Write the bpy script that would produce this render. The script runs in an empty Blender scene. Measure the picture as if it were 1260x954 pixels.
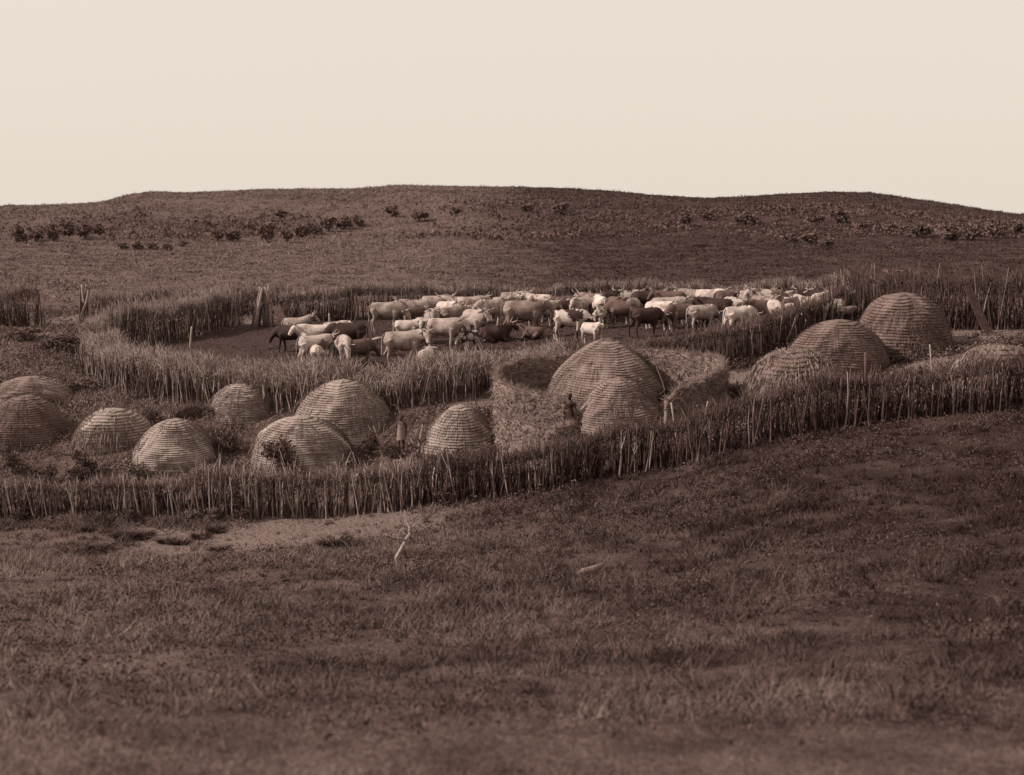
import bpy, bmesh, math, random
import numpy as np
from mathutils import Vector, Matrix

random.seed(7)
rng = np.random.default_rng(7)
R = math.radians
SC = bpy.context.scene
COL = SC.collection

# ------------------------------------------------------------------ camera
F = 1731.0                      # focal length in photo pixels (photo 1260 wide)
PITCH = math.atan((477 - 230) / F)
cam_d = bpy.data.cameras.new("camera")
cam = bpy.data.objects.new("camera", cam_d)
COL.objects.link(cam)
cam.location = (0, 0, 0)
cam.rotation_euler = (math.pi / 2 - PITCH, 0, 0)
cam_d.sensor_width = 36
cam_d.lens = 36 * F / 1260
cam_d.clip_start = 0.1
cam_d.clip_end = 9000
cam_d.dof.use_dof = True
cam_d.dof.focus_distance = 46
cam_d.dof.aperture_fstop = 1.6
SC.camera = cam

# ------------------------------------------------------------------ light
SUN_EL, SUN_SIDE = R(36), R(5)     # sun from the left
sdir = Vector((-math.cos(SUN_EL) * math.cos(SUN_SIDE), -math.cos(SUN_EL) * math.sin(SUN_SIDE), math.sin(SUN_EL)))
sun_d = bpy.data.lights.new("sun", 'SUN')
sun_d.energy = 5.0
sun_d.angle = R(0.5)
sun_d.color = (1, 0.94, 0.86)
sun = bpy.data.objects.new("sun", sun_d)
COL.objects.link(sun)
sun.rotation_euler = sdir.to_track_quat('Z', 'Y').to_euler()

world = bpy.data.worlds.new("World")
SC.world = world
world.use_nodes = True
wn, wl = world.node_tree.nodes, world.node_tree.links
wn.clear()
sky = wn.new('ShaderNodeTexSky')
sky.sky_type = 'NISHITA'
sky.sun_disc = False
sky.sun_elevation = SUN_EL
sky.sun_rotation = math.atan2(sdir.x, sdir.y)
sky.dust_density = 3
hsv = wn.new('ShaderNodeHueSaturation')
hsv.inputs['Saturation'].default_value = 0.0
wl.new(sky.outputs[0], hsv.inputs['Color'])
wm = wn.new('ShaderNodeMix')
wm.data_type = 'RGBA'
wm.inputs['Factor'].default_value = 0.9           # pale even veil of high cloud
wl.new(hsv.outputs[0], wm.inputs['A'])
wm.inputs['B'].default_value = (7.25, 6.45, 5.55, 1)
bg = wn.new('ShaderNodeBackground')
bg.inputs['Strength'].default_value = 0.1
wl.new(wm.outputs['Result'], bg.inputs['Color'])
wo = wn.new('ShaderNodeOutputWorld')
wl.new(bg.outputs[0], wo.inputs['Surface'])

SC.view_settings.view_transform = 'Standard'
SC.view_settings.look = 'None'
SC.view_settings.exposure = 0.25
SC.view_settings.gamma = 1.0

# ------------------------------------------------------------------ tagging
def tag(o, label=None, cat=None, group=None, kind=None):
    if label: o['label'] = label
    if cat: o['category'] = cat
    if group: o['group'] = group
    if kind: o['kind'] = kind
    return o

def empty(name, loc, label, cat, group=None, rz=0.0):
    o = bpy.data.objects.new(name, None)
    COL.objects.link(o)
    o.location = loc
    o.rotation_euler = (0, 0, rz)
    o.empty_display_size = 0.3
    return tag(o, label, cat, group)

def link(name, me, mat=None, parent=None, loc=(0, 0, 0), rot=(0, 0, 0), scale=(1, 1, 1)):
    o = bpy.data.objects.new(name, me)
    COL.objects.link(o)
    if mat is not None and len(me.materials) == 0:
        me.materials.append(mat)
    o.parent = parent
    o.location = loc
    o.rotation_euler = rot
    o.scale = scale
    return o

# ------------------------------------------------------------------ mesh building
class NB:
    """collects numpy vertex / face blocks and builds ONE mesh"""
    def __init__(self):
        self.v, self.q, self.t, self.n = [], [], [], 0
    def add(self, v, q=None, t=None):
        v = np.asarray(v, float)
        if q is not None and len(q): self.q.append(np.asarray(q, int) + self.n)
        if t is not None and len(t): self.t.append(np.asarray(t, int) + self.n)
        self.v.append(v)
        self.n += len(v)
    def mesh(self, name, offset=(0, 0, 0), smooth=False):
        v = np.concatenate(self.v) - np.asarray(offset, float)
        q = np.concatenate(self.q) if self.q else np.zeros((0, 4), int)
        t = np.concatenate(self.t) if self.t else np.zeros((0, 3), int)
        me = bpy.data.meshes.new(name)
        me.vertices.add(len(v))
        me.vertices.foreach_set('co', v.astype(np.float32).ravel())
        nl = len(q) * 4 + len(t) * 3
        me.loops.add(nl)
        me.loops.foreach_set('vertex_index', np.concatenate([q.ravel(), t.ravel()]).astype(np.int32))
        me.polygons.add(len(q) + len(t))
        st = np.concatenate([np.arange(len(q)) * 4, len(q) * 4 + np.arange(len(t)) * 3])
        me.polygons.foreach_set('loop_start', st.astype(np.int32))
        if smooth:
            me.polygons.foreach_set('use_smooth', np.ones(len(q) + len(t), bool))
        me.update(calc_edges=True)
        me.validate()
        return me

def nrm(a):
    return a / np.maximum(np.linalg.norm(a, axis=-1, keepdims=True), 1e-9)

def strands(nb, P, d, L, r, bend=None, seg=2, sides=3, tip=0.0):
    """tapering twigs (sides>=3) or ribbon blades (sides=2), all at once"""
    P = np.asarray(P, float); n = len(P)
    if n == 0: return
    d = nrm(np.asarray(d, float)); L = np.broadcast_to(L, (n,)); r = np.broadcast_to(r, (n,))
    if bend is None: bend = np.zeros((n, 3))
    ref = nrm(rng.normal(size=(n, 3)))
    u = nrm(np.cross(d, ref)); w = np.cross(d, u)
    rings = []
    for k in range(seg):
        t = k / seg
        c = P + d * (L * t)[:, None] + bend * (L * t * t)[:, None]
        rr = (r * (1 - (1 - tip) * t))[:, None]
        if sides == 2:
            rings.append(np.stack([c - u * rr, c + u * rr], 1))
        else:
            rings.append(np.stack([c + (u * math.cos(2 * math.pi * s / sides) + w * math.sin(2 * math.pi * s / sides)) * rr for s in range(sides)], 1))
    tipv = (P + d * L[:, None] + bend * L[:, None])[:, None, :]
    V = np.concatenate(rings + [tipv], 1)
    m = V.shape[1]
    base = (np.arange(n) * m)[:, None]
    q, t3 = [], []
    ns = sides if sides > 2 else 1
    for k in range(seg - 1):
        for s in range(ns):
            s2 = (s + 1) % sides
            q.append(base + np.array([[k * sides + s, k * sides + s2, (k + 1) * sides + s2, (k + 1) * sides + s]]))
    k = seg - 1
    for s in range(ns):
        s2 = (s + 1) % sides
        t3.append(base + np.array([[k * sides + s, k * sides + s2, m - 1]]))
    nb.add(V.reshape(-1, 3), np.concatenate(q) if q else None, np.concatenate(t3))

def tube(nb, pts, rad, sides=8, cap=True, flat=None):
    """tube through points; rad = radius or (ry, rz) per point (rz along the up-ish axis)"""
    pts = [Vector(p) for p in pts]; n = len(pts)
    V = []
    prev = None
    for i, p in enumerate(pts):
        tdir = (pts[min(i + 1, n - 1)] - pts[max(i - 1, 0)]).normalized()
        side = Vector((0, 1, 0)) if prev is None else prev
        side = (side - tdir * side.dot(tdir))
        if side.length < 1e-3: side = Vector((1, 0, 0)) - tdir * tdir.x
        side.normalize(); prev = side
        up = tdir.cross(side)
        ry, rz = rad[i] if isinstance(rad[i], (tuple, list)) else (rad[i], rad[i])
        for s in range(sides):
            a = 2 * math.pi * s / sides
            V.append(p + side * (math.cos(a) * ry) + up * (math.sin(a) * rz))
    q = []
    for i in range(n - 1):
        for s in range(sides):
            s2 = (s + 1) % sides
            q.append((i * sides + s, i * sides + s2, (i + 1) * sides + s2, (i + 1) * sides + s))
    t = []
    if cap:
        V.append(pts[0]); V.append(pts[-1])
        a, b = len(V) - 2, len(V) - 1
        for s in range(sides):
            s2 = (s + 1) % sides
            t.append((s2, s, a)); t.append(((n - 1) * sides + s, (n - 1) * sides + s2, b))
    nb.add(np.array([tuple(v) for v in V]), q, t)

# ------------------------------------------------------------------ noise
def _hash(ix, iy, seed):
    h = (ix * 374761393 + iy * 668265263 + seed * 144665) & 0x7fffffff
    h = ((h ^ (h >> 13)) * 1274126177) & 0x7fffffff
    return ((h ^ (h >> 16)) & 0xffff) / 65535.0

def vnoise(x, y, seed=0):
    x = np.asarray(x, float); y = np.asarray(y, float)
    ix = np.floor(x).astype(np.int64); iy = np.floor(y).astype(np.int64)
    fx = x - ix; fy = y - iy
    fx = fx * fx * (3 - 2 * fx); fy = fy * fy * (3 - 2 * fy)
    a = _hash(ix, iy, seed); b = _hash(ix + 1, iy, seed); c = _hash(ix, iy + 1, seed); e = _hash(ix + 1, iy + 1, seed)
    return (a * (1 - fx) + b * fx) * (1 - fy) + (c * (1 - fx) + e * fx) * fy

def fbm(x, y, seed=0, octv=4):
    s, amp, tot = 0, 1.0, 0
    for k in range(octv):
        s = s + amp * vnoise(x * 2 ** k, y * 2 ** k, seed + k); tot += amp; amp *= 0.5
    return s / tot

def sstep(a, b, x):
    t = np.clip((x - a) / (b - a), 0, 1)
    return t * t * (3 - 2 * t)

# ------------------------------------------------------------------ terrain heights
def ray(px, py):
    x = (px - 630) / F; up = -(py - 477) / F
    return x, math.cos(PITCH) + math.sin(PITCH) * up, -math.sin(PITCH) + math.cos(PITCH) * up

def pt(px, py, D):
    x, y, z = ray(px, py)
    return np.array((x / y * D, D, z / y * D))

CTRL = [  # surveyed ground points: picture position and distance
 (0,954,7),(315,954,7),(630,954,7),(945,954,6.9),(1260,954,6.7),
 (0,850,11.8),(315,850,11.6),(630,850,11.4),(945,850,11),(1260,850,10.4),
 (0,750,20),(315,750,19.5),(630,750,19),(945,750,17.5),(1260,750,16),
 (0,690,29.5),(315,690,28.5),(630,680,28),(945,650,26.5),(1260,650,24),
 (0,640,41),(200,640,40.7),(430,634,40),(640,606,40),(820,577,39),(1000,535,38),(1240,503,38),
 (800,620,33),(1230,560,33),(1000,580,32.5),
 (38,552,46),(140,556,45),(215,578,43.5),(370,587,43),(422,548,46),(300,520,47.5),(567,562,43),
 (745,512,45.5),(762,537,43),(1110,440,48),(1030,466,45.5),(980,493,43),(1230,440,44.5),
 (130,463,53),(215,491,49.5),(300,503,48),(400,500,47.5),(500,495,47.5),(600,482,48),(700,466,48.7),(800,455,49.5),
 (880,447,50.2),(940,430,51.7),(1000,405,54),(1050,391,56.5),
 (400,450,52.5),(560,440,53.3),(700,420,56),(500,405,61.5),(850,405,57.5),
 (211,419,59),(288,400,63),(450,393,65),(600,391,66),(750,389,66),(900,386,64),(1000,383,61),
 (120,442,55.5),(60,440,56),(60,480,51.5),(20,402,62),(75,392,66),(300,393,68),
 (1160,404,52),(1250,404,51),(1100,384,57),(1200,380,58),
 (20,350,90),(300,346,92),(640,344,95),(950,344,95),(1240,344,92),
 (20,318,125),(330,318,125),(640,318,125),(950,318,125),(1240,318,125),
 (20,303,152),(330,303,152),(640,303,152),(950,303,152),(1240,303,152),
]
_P = [pt(*c) for c in CTRL]
_P += [np.array((s * k * max(4.0, abs(p[1])), p[1], p[2])) for s in (-1, 1) for k in (0.75,) for p, c in zip(list(_P), CTRL) if (c[0] <= 60 and s < 0) or (c[0] >= 1200 and s > 0)]
_P += [np.array((x, 0, -1.7 + 0.02 * x)) for x in (-4, 0, 4)] + [np.array((x, 3.4, -2.3)) for x in (-3, 0, 3)] + [np.array((x, -9, -0.6)) for x in (-8, 0, 8)]
_P += [np.array((x, 400.0, -6)) for x in (-300, -100, 0, 100, 300)]
_P = np.array(_P)
def _warp(x, y):
    y = np.maximum(y, -11)
    return np.stack([8 * x / (y + 14), 6 * np.log(y + 14)], -1)
_W = _warp(_P[:, 0], _P[:, 1])
def _k(r2):
    return np.where(r2 > 1e-12, 0.5 * r2 * np.log(np.maximum(r2, 1e-12)), 0)
_n = len(_W)
_A = np.zeros((_n + 3, _n + 3))
_A[:_n, :_n] = _k(((_W[:, None] - _W[None]) ** 2).sum(-1)) + np.eye(_n) * 0.02
_A[:_n, _n] = 1; _A[:_n, _n + 1:] = _W; _A[_n:, :_n] = _A[:_n, _n:].T
_C = np.linalg.solve(_A, np.concatenate([_P[:, 2], np.zeros(3)]))
def tps(x, y):
    x = np.asarray(x, float); y = np.asarray(y, float)
    w = _warp(x, y).reshape(-1, 2)
    out = np.empty(len(w))
    for i in range(0, len(w), 20000):
        b = w[i:i + 20000]
        out[i:i + 20000] = _k(((b[:, None] - _W[None]) ** 2).sum(-1)) @ _C[:_n] + _C[_n] + b @ _C[_n + 1:]
    return out.reshape(x.shape)

SKY = [(-600,262),(-200,258),(0,254),(16,253),(80,252),(120,250),(135,247),(160,240),(190,236),(240,237),(330,233),(440,232),(485,228),(560,229),
       (640,230),(700,232),(750,235),(800,240),(870,244),(930,241),(975,238),(1020,236),(1065,237),(1095,241),(1150,249),(1200,257),(1240,263),(1400,274),(1900,280)]
_sx = np.array([(p - 630) / F for p, _ in SKY]); _sy = np.array([p for _, p in SKY])
D0, D1 = 150.0, 300.0
def terrain(x, y):
    x = np.asarray(x, float); y = np.asarray(y, float)
    yc = np.clip(y, -11, D0)
    s = np.where(y > D0, D0 / np.maximum(y, 1), 1.0)
    z = tps(x * s, yc)
    # far hill: valley floor up to the crest, then falling away behind
    a = x / np.maximum(y, 1)
    ypx = np.interp(a, _sx, _sy)
    up = -(ypx - 477) / F
    zc = (-math.sin(PITCH) + math.cos(PITCH) * up) / (math.cos(PITCH) + math.sin(PITCH) * up) * D1
    t = np.clip((y - D0) / (D1 - D0), 0, 1)
    hill = z + (zc - z) * (t * t * (2.2 - 1.2 * t))
    hill = hill + (fbm(x * 0.035, y * 0.05, 31, 3) - 0.5) * 3.2 * np.sin(np.pi * np.clip(t, 0, 1)) 
    beyond = zc - 0.09 * (np.maximum(y, D1) - D1)
    z = np.where(y > D1, beyond, np.where(y > D0, hill, z))
    # small unevenness
    yard = sstep(38, 42, y) * (1 - sstep(66, 72, y))
    amp = 0.16 * (1 - yard * 0.75) * sstep(4, 12, np.abs(y)) * (1 - sstep(250, 298, y))
    z = z + (fbm(x * 0.45, y * 0.45, 3, 3) - 0.5) * amp * 2
    z = z + (fbm(x * 0.12, y * 0.12, 9, 2) - 0.5) * sstep(80, 140, y) * (1 - sstep(240, 296, y)) * 0.9
    return z

def tz(x, y):
    return float(terrain(np.array([x]), np.array([y]))[0])

_Ds = np.concatenate([np.arange(4, 80, 0.1), np.arange(80, 310, 1.0)])
def at(px, py, h=0.0):
    """ground point (raised by h) that lies under a picture position"""
    x, y, z = ray(px, py)
    X, Z = x / y * _Ds, z / y * _Ds
    g = terrain(X, _Ds) + h
    hit = np.nonzero(Z <= g)[0]
    i = hit[0] if len(hit) else len(_Ds) - 1
    D = _Ds[i]
    return Vector((x / y * D, D, float(g[i]) - h))

# ------------------------------------------------------------------ materials
def new_mat(name):
    m = bpy.data.materials.new(name)
    m.use_nodes = True
    nt = m.node_tree
    bs = nt.nodes['Principled BSDF']
    bs.inputs['Specular IOR Level'].default_value = 0.15
    return m, nt, bs

def tone(v, warm=0.0):
    """print-brown pigment of luminance v"""
    k = min(1, max(0, (v - 0.02) / 0.25))
    g = 0.46 + 0.33 * k ** 0.5; b = 0.40 + 0.31 * k ** 0.5
    r = v / (0.2126 + 0.7152 * g + 0.0722 * b)
    return (r, r * (g - warm * 0.1), r * (b - warm * 0.1), 1)

def mat_noise(name, stops, scale=3.0, detail=5, rough=0.9, coords='Position', stretch=(1, 1, 1), bump=0.0, bscale=20.0, rnd=0.0):
    m, nt, bs = new_mat(name)
    N, L = nt.nodes, nt.links
    bs.inputs['Roughness'].default_value = rough
    if coords == 'Position':
        src = N.new('ShaderNodeNewGeometry').outputs['Position']
    else:
        src = N.new('ShaderNodeTexCoord').outputs['Object']
    mp = N.new('ShaderNodeMapping'); mp.inputs['Scale'].default_value = stretch
    L.new(src, mp.inputs['Vector'])
    vec = mp.outputs['Vector']
    if rnd:
        oi = N.new('ShaderNodeObjectInfo')
        ad = N.new('ShaderNodeVectorMath'); ad.operation = 'ADD'
        sc = N.new('ShaderNodeMath'); sc.operation = 'MULTIPLY'; sc.inputs[1].default_value = 37.0
        L.new(oi.outputs['Random'], sc.inputs[0])
        L.new(vec, ad.inputs[0]); L.new(sc.outputs[0], ad.inputs[1])
        vec = ad.outputs[0]
    nz = N.new('ShaderNodeTexNoise'); nz.inputs['Scale'].default_value = scale; nz.inputs['Detail'].default_value = detail
    nz.inputs['Roughness'].default_value = 0.6
    L.new(vec, nz.inputs['Vector'])
    cr = N.new('ShaderNodeValToRGB')
    el = cr.color_ramp.elements
    while len(el) < len(stops): el.new(0.5)
    for e, (p, c) in zip(el, stops): e.position = p; e.color = c
    L.new(nz.outputs['Fac'], cr.inputs['Fac'])
    colr = cr.outputs['Color']
    if rnd:
        hv = N.new('ShaderNodeHueSaturation')
        mr = N.new('ShaderNodeMapRange')
        mr.inputs['To Min'].default_value = 1 - rnd; mr.inputs['To Max'].default_value = 1 + rnd
        L.new(oi.outputs['Random'], mr.inputs['Value'])
        L.new(mr.outputs[0], hv.inputs['Value']); L.new(colr, hv.inputs['Color'])
        colr = hv.outputs['Color']
    L.new(colr, bs.inputs['Base Color'])
    if bump:
        n2 = N.new('ShaderNodeTexNoise'); n2.inputs['Scale'].default_value = bscale; n2.inputs['Detail'].default_value = 4
        L.new(mp.outputs['Vector'], n2.inputs['Vector'])
        bp = N.new('ShaderNodeBump'); bp.inputs['Strength'].default_value = bump; bp.inputs['Distance'].default_value = 0.05
        L.new(n2.outputs['Fac'], bp.inputs['Height']); L.new(bp.outputs['Normal'], bs.inputs['Normal'])
    return m

def mat_land(name, dry, dark, blade=False):
    """veld colour: pale dry patches and dark reddish patches, with a general tonal falloff to the right painted into the colour"""
    m, nt, bs = new_mat(name)
    N, L = nt.nodes, nt.links
    bs.inputs['Roughness'].default_value = 0.95
    geo = N.new('ShaderNodeNewGeometry')
    def noise(scale, det):
        n = N.new('ShaderNodeTexNoise'); n.inputs['Scale'].default_value = scale; n.inputs['Detail'].default_value = det
        L.new(geo.outputs['Position'], n.inputs['Vector']); return n.outputs['Fac']
    def math2(op, a, b):
        n = N.new('ShaderNodeMath'); n.operation = op
        for i, s in enumerate((a, b)):
            if isinstance(s, (int, float)): n.inputs[i].default_value = s
            else: L.new(s, n.inputs[i])
        return n.outputs[0]
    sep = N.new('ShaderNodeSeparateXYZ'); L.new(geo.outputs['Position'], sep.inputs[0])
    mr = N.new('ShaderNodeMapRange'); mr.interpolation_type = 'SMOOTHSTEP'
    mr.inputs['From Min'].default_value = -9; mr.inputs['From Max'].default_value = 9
    L.new(sep.outputs['X'], mr.inputs['Value'])  # left-to-right darkening put into the colour
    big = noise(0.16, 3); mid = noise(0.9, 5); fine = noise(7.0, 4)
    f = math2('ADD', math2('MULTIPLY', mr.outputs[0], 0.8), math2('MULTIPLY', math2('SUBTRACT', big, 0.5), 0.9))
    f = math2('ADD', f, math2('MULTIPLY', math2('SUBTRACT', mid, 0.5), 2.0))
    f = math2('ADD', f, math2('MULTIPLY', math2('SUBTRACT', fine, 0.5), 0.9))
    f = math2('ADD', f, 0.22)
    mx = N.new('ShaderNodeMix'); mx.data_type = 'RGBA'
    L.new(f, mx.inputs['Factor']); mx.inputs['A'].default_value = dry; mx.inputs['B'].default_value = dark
    col = mx.outputs['Result']
    if not blade:
        for an, c in (('bare', tone(0.15)), ('dung', tone(0.028)), ('scrub', tone(0.045))):
            at_ = N.new('ShaderNodeAttribute'); at_.attribute_name = an
            fz = math2('MULTIPLY', at_.outputs['Fac'], math2('ADD', 0.55, math2('MULTIPLY', mid, 0.8)))
            cl = N.new('ShaderNodeClamp'); L.new(fz, cl.inputs['Value'])
            m2 = N.new('ShaderNodeMix'); m2.data_type = 'RGBA'
            L.new(cl.outputs[0], m2.inputs['Factor']); L.new(col, m2.inputs['A']); m2.inputs['B'].default_value = c
            col = m2.outputs['Result']
        hn = math2('ADD', fine, math2('MULTIPLY', noise(26, 3), 0.5))
        bp = N.new('ShaderNodeBump'); bp.inputs['Strength'].default_value = 1.0; bp.inputs['Distance'].default_value = 0.16
        L.new(hn, bp.inputs['Height']); L.new(bp.outputs['Normal'], bs.inputs['Normal'])
    L.new(col, bs.inputs['Base Color'])
    return m

def mat_thatch(name, lo, hi, seed):
    m, nt, bs = new_mat(name)
    N, L = nt.nodes, nt.links
    bs.inputs['Roughness'].default_value = 0.85
    tc = N.new('ShaderNodeTexCoord'); sep = N.new('ShaderNodeSeparateXYZ'); L.new(tc.outputs['Object'], sep.inputs[0])
    an = N.new('ShaderNodeMath'); an.operation = 'ARCTAN2'; L.new(sep.outputs['Y'], an.inputs[0]); L.new(sep.outputs['X'], an.inputs[1])
    def vecn(ka, kz, scale, det):
        a = N.new('ShaderNodeMath'); a.operation = 'MULTIPLY'; a.inputs[1].default_value = ka; L.new(an.outputs[0], a.inputs[0])
        z = N.new('ShaderNodeMath'); z.operation = 'MULTIPLY'; z.inputs[1].default_value = kz; L.new(sep.outputs['Z'], z.inputs[0])
        c = N.new('ShaderNodeCombineXYZ'); L.new(a.outputs[0], c.inputs[0]); L.new(z.outputs[0], c.inputs[1]); c.inputs[2].default_value = seed
        n = N.new('ShaderNodeTexNoise'); n.inputs['Scale'].default_value = scale; n.inputs['Detail'].default_value = det
        L.new(c.outputs[0], n.inputs['Vector']); return n.outputs['Fac']
    straw = vecn(34, 3.0, 1.0, 4)
    blot = vecn(2.0, 2.0, 1.0, 5)
    mm = N.new('ShaderNodeMath'); mm.operation = 'MULTIPLY_ADD'; L.new(straw, mm.inputs[0]); mm.inputs[1].default_value = 0.62
    b2 = N.new('ShaderNodeMath'); b2.operation = 'MULTIPLY'; b2.inputs[1].default_value = 0.45; L.new(blot, b2.inputs[0])
    L.new(b2.outputs[0], mm.inputs[2])
    cr = N.new('ShaderNodeValToRGB'); e = cr.color_ramp.elements
    e[0].position = 0.36; e[0].color = lo; e[1].position = 0.66; e[1].color = hi
    L.new(mm.outputs[0], cr.inputs['Fac']); L.new(cr.outputs['Color'], bs.inputs['Base Color'])
    bp = N.new('ShaderNodeBump'); bp.inputs['Strength'].default_value = 0.6; bp.inputs['Distance'].default_value = 0.03
    L.new(straw, bp.inputs['Height']); L.new(bp.outputs['Normal'], bs.inputs['Normal'])
    return m

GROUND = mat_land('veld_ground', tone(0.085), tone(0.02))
BLADE = mat_land('grass_blade', tone(0.155), tone(0.024), True)
BLADE_FAR = mat_land('field_blade', tone(0.155), tone(0.035), True)
THATCH = [mat_thatch('thatch_pale', tone(0.11), tone(0.275), 1.0), mat_thatch('thatch_grey', tone(0.075), tone(0.185), 5.0),
          mat_thatch('thatch_brown', tone(0.05), tone(0.13), 9.0)]  # the brown one also carries the painted darkening of the right-hand huts
STRAW = mat_noise('loose_straw', [(0.3, tone(0.09)), (0.7, tone(0.22))], 6, 3)
STRAW_DK = mat_noise('weathered_straw', [(0.3, tone(0.05)), (0.7, tone(0.13))], 6, 3)
ROPE = mat_noise('grass_rope', [(0.3, tone(0.035)), (0.7, tone(0.08))], 30, 3)  # real rope, toned dark so its rings draw the shadow under each course
STAKE_LT = mat_noise('weathered_stake', [(0.3, tone(0.13)), (0.7, tone(0.26))], 4, 4, coords='Object', stretch=(1, 1, 0.6), rnd=0.35)
STAKE_DK = mat_noise('dark_stake', [(0.3, tone(0.035)), (0.7, tone(0.085))], 4, 4, coords='Object', stretch=(1, 1, 0.6), rnd=0.35)
BRUSH_RT = mat_noise('shaded_brush', [(0.3, tone(0.03)), (0.5, tone(0.06)), (0.75, tone(0.16))], 2.2, 6)  # darker copy of the dry brush, with the right fence's shade in its colour
STICKS = mat_noise('pale_sticks', [(0.35, tone(0.06)), (0.5, tone(0.16)), (0.7, tone(0.30))], 9, 4, stretch=(1, 1, .3))
STICKS_DK = mat_noise('shaded_sticks', [(0.38, tone(0.022)), (0.54, tone(0.06)), (0.72, tone(0.20))], 9, 4, stretch=(1, 1, .3))  # darkened copy of the pale sticks, shade painted in
PAL = mat_noise('palisade_wood', [(0.35, tone(0.026)), (0.6, tone(0.065)), (0.75, tone(0.14))], 5, 4)  # dark core colour stands for the shade behind the front stakes
PAL_DK = mat_noise('shaded_palisade_wood', [(0.35, tone(0.016)), (0.6, tone(0.036)), (0.78, tone(0.11))], 5, 4)  # palisade wood darkened further to paint the shade of the right-hand stretches
POLE = mat_noise('pale_pole', [(0.3, tone(0.13)), (0.7, tone(0.27))], 14, 3)
BRUSH = mat_noise('dry_brush', [(0.3, tone(0.09)), (0.5, tone(0.18)), (0.72, tone(0.30))], 2.2, 6)
BRUSH_DK = mat_noise('dark_brush', [(0.3, tone(0.045)), (0.5, tone(0.09)), (0.75, tone(0.19))], 2.2, 6)  # dark overgrown brush; on the pen's right wall its tone paints shade
LEAF = mat_noise('shrub_leaf', [(0.3, tone(0.03)), (0.7, tone(0.085))], 5, 4)
LEAF_PALE = mat_noise('pale_leaf', [(0.3, tone(0.06)), (0.7, tone(0.14))], 5, 4)
LEAF_FAR = mat_noise('hill_bush_leaf', [(0.3, tone(0.065)), (0.7, tone(0.115))], 1.0, 4)  # lifted tone paints in the softening of distance haze
BARK = mat_noise('bark', [(0.3, tone(0.04)), (0.7, tone(0.09))], 14, 3)
DEADWOOD = mat_noise('bleached_deadwood', [(0.3, tone(0.17)), (0.7, tone(0.30))], 14, 3)
PLANK = mat_noise('plank_wood', [(0.3, tone(0.05)), (0.7, tone(0.11))], 6, 3)

# ------------------------------------------------------------------ the cattle ring path
NEAR_WALL = [(120,442),(128,463),(165,478),(215,491),(300,496),(400,498),(500,494),(600,482),(700,466),(800,455),(880,447),(940,430),(1000,405),(1045,391)]
FAR_WALL = [(1062,384),(1000,383),(900,386),(750,389),(600,391),(450,393),(345,396)]
LEFT_WALL = [(288,400),(250,409),(211,418),(165,424),(135,430),(120,442)]
RING = [at(*p) for p in NEAR_WALL + FAR_WALL] + [at(*p) for p in LEFT_WALL[:-1]]
RING_XY = np.array([(p.x, p.y) for p in RING])

def inside(poly, x, y):
    x = np.asarray(x); y = np.asarray(y)
    r = np.zeros(x.shape, bool)
    n = len(poly); j = n - 1
    for i in range(n):
        xi, yi = poly[i]; xj, yj = poly[j]
        c = ((yi > y) != (yj > y)) & (x < (xj - xi) * (y - yi) / (yj - yi + 1e-12) + xi)
        r ^= c; j = i
    return r

def zone_disc(x, y, px, py, rx, ry):
    p = at(px, py)
    d = np.hypot((x - p.x) / rx, (y - p.y) / ry)
    return 1 - sstep(0.6, 1.1, d + (fbm(x * 0.6, y * 0.6, 17, 3) - 0.5) * 0.5)

BARES = [(905,468,2.6,1.6),(1190,412,3.2,2.0),(1110,455,3.4,1.4),(600,492,1.8,0.9),(330,655,5.0,2.6),(470,650,3.0,2.0),(300,396,2.2,3.0),(75,395,1.6,5.0)]
def zones(x, y):
    bare = np.zeros(x.shape)
    for b in BARES: bare = np.maximum(bare, zone_disc(x, y, *b) * (0.72 if b[1] > 600 else 0.8))
    dung = inside(RING_XY, x, y).astype(float)
    t = np.clip((y - 165) / 125, 0, 1)
    scrub = (y > 165) * np.clip((fbm(x * 0.05, y * 0.03, 51, 4) - 0.46) * 5 + 0.45 * sstep(-10, 40, x), 0, 1) * np.sin(np.pi * t) * 0.9  # the rise to the right adds the painted darkening to the scrub
    return bare, dung, scrub

# ------------------------------------------------------------------ ground sheet
def build_ground():
    ys = np.concatenate([np.arange(-11, 6, 0.8), np.arange(6, 72, 0.28), np.geomspace(72, 300, 110), np.linspace(302, 340, 8), np.geomspace(360, 5000, 16)])
    a = np.concatenate([np.linspace(-2.5, -0.46, 16), np.linspace(-0.44, 0.44, 250), np.linspace(0.46, 2.5, 16)])
    Y, A = np.meshgrid(ys, a, indexing='ij')
    X = A * (Y + 15)
    Z = terrain(X, Y)
    nr, nc = X.shape
    i = np.arange(nr - 1)[:, None] * nc + np.arange(nc - 1)[None]
    q = np.stack([i, i + 1, i + nc + 1, i + nc], -1).reshape(-1, 4)
    nb = NB(); nb.add(np.stack([X, Y, Z], -1).reshape(-1, 3), q)
    me = nb.mesh('ground', smooth=True)
    for nme, arr in zip(('bare', 'dung', 'scrub'), zones(X.ravel(), Y.ravel())):
        at_ = me.attributes.new(nme, 'FLOAT', 'POINT')
        at_.data.foreach_set('value', arr.astype(np.float32))
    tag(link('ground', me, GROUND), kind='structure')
build_ground()

# ------------------------------------------------------------------ grass
def path_dist(x, y, path):
    d = np.full(x.shape, 1e9)
    for (x0, y0), (x1, y1) in zip(path[:-1], path[1:]):
        vx, vy = x1 - x0, y1 - y0
        t = np.clip(((x - x0) * vx + (y - y0) * vy) / (vx * vx + vy * vy + 1e-9), 0, 1)
        d = np.minimum(d, np.hypot(x - x0 - t * vx, y - y0 - t * vy))
    return d

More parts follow.
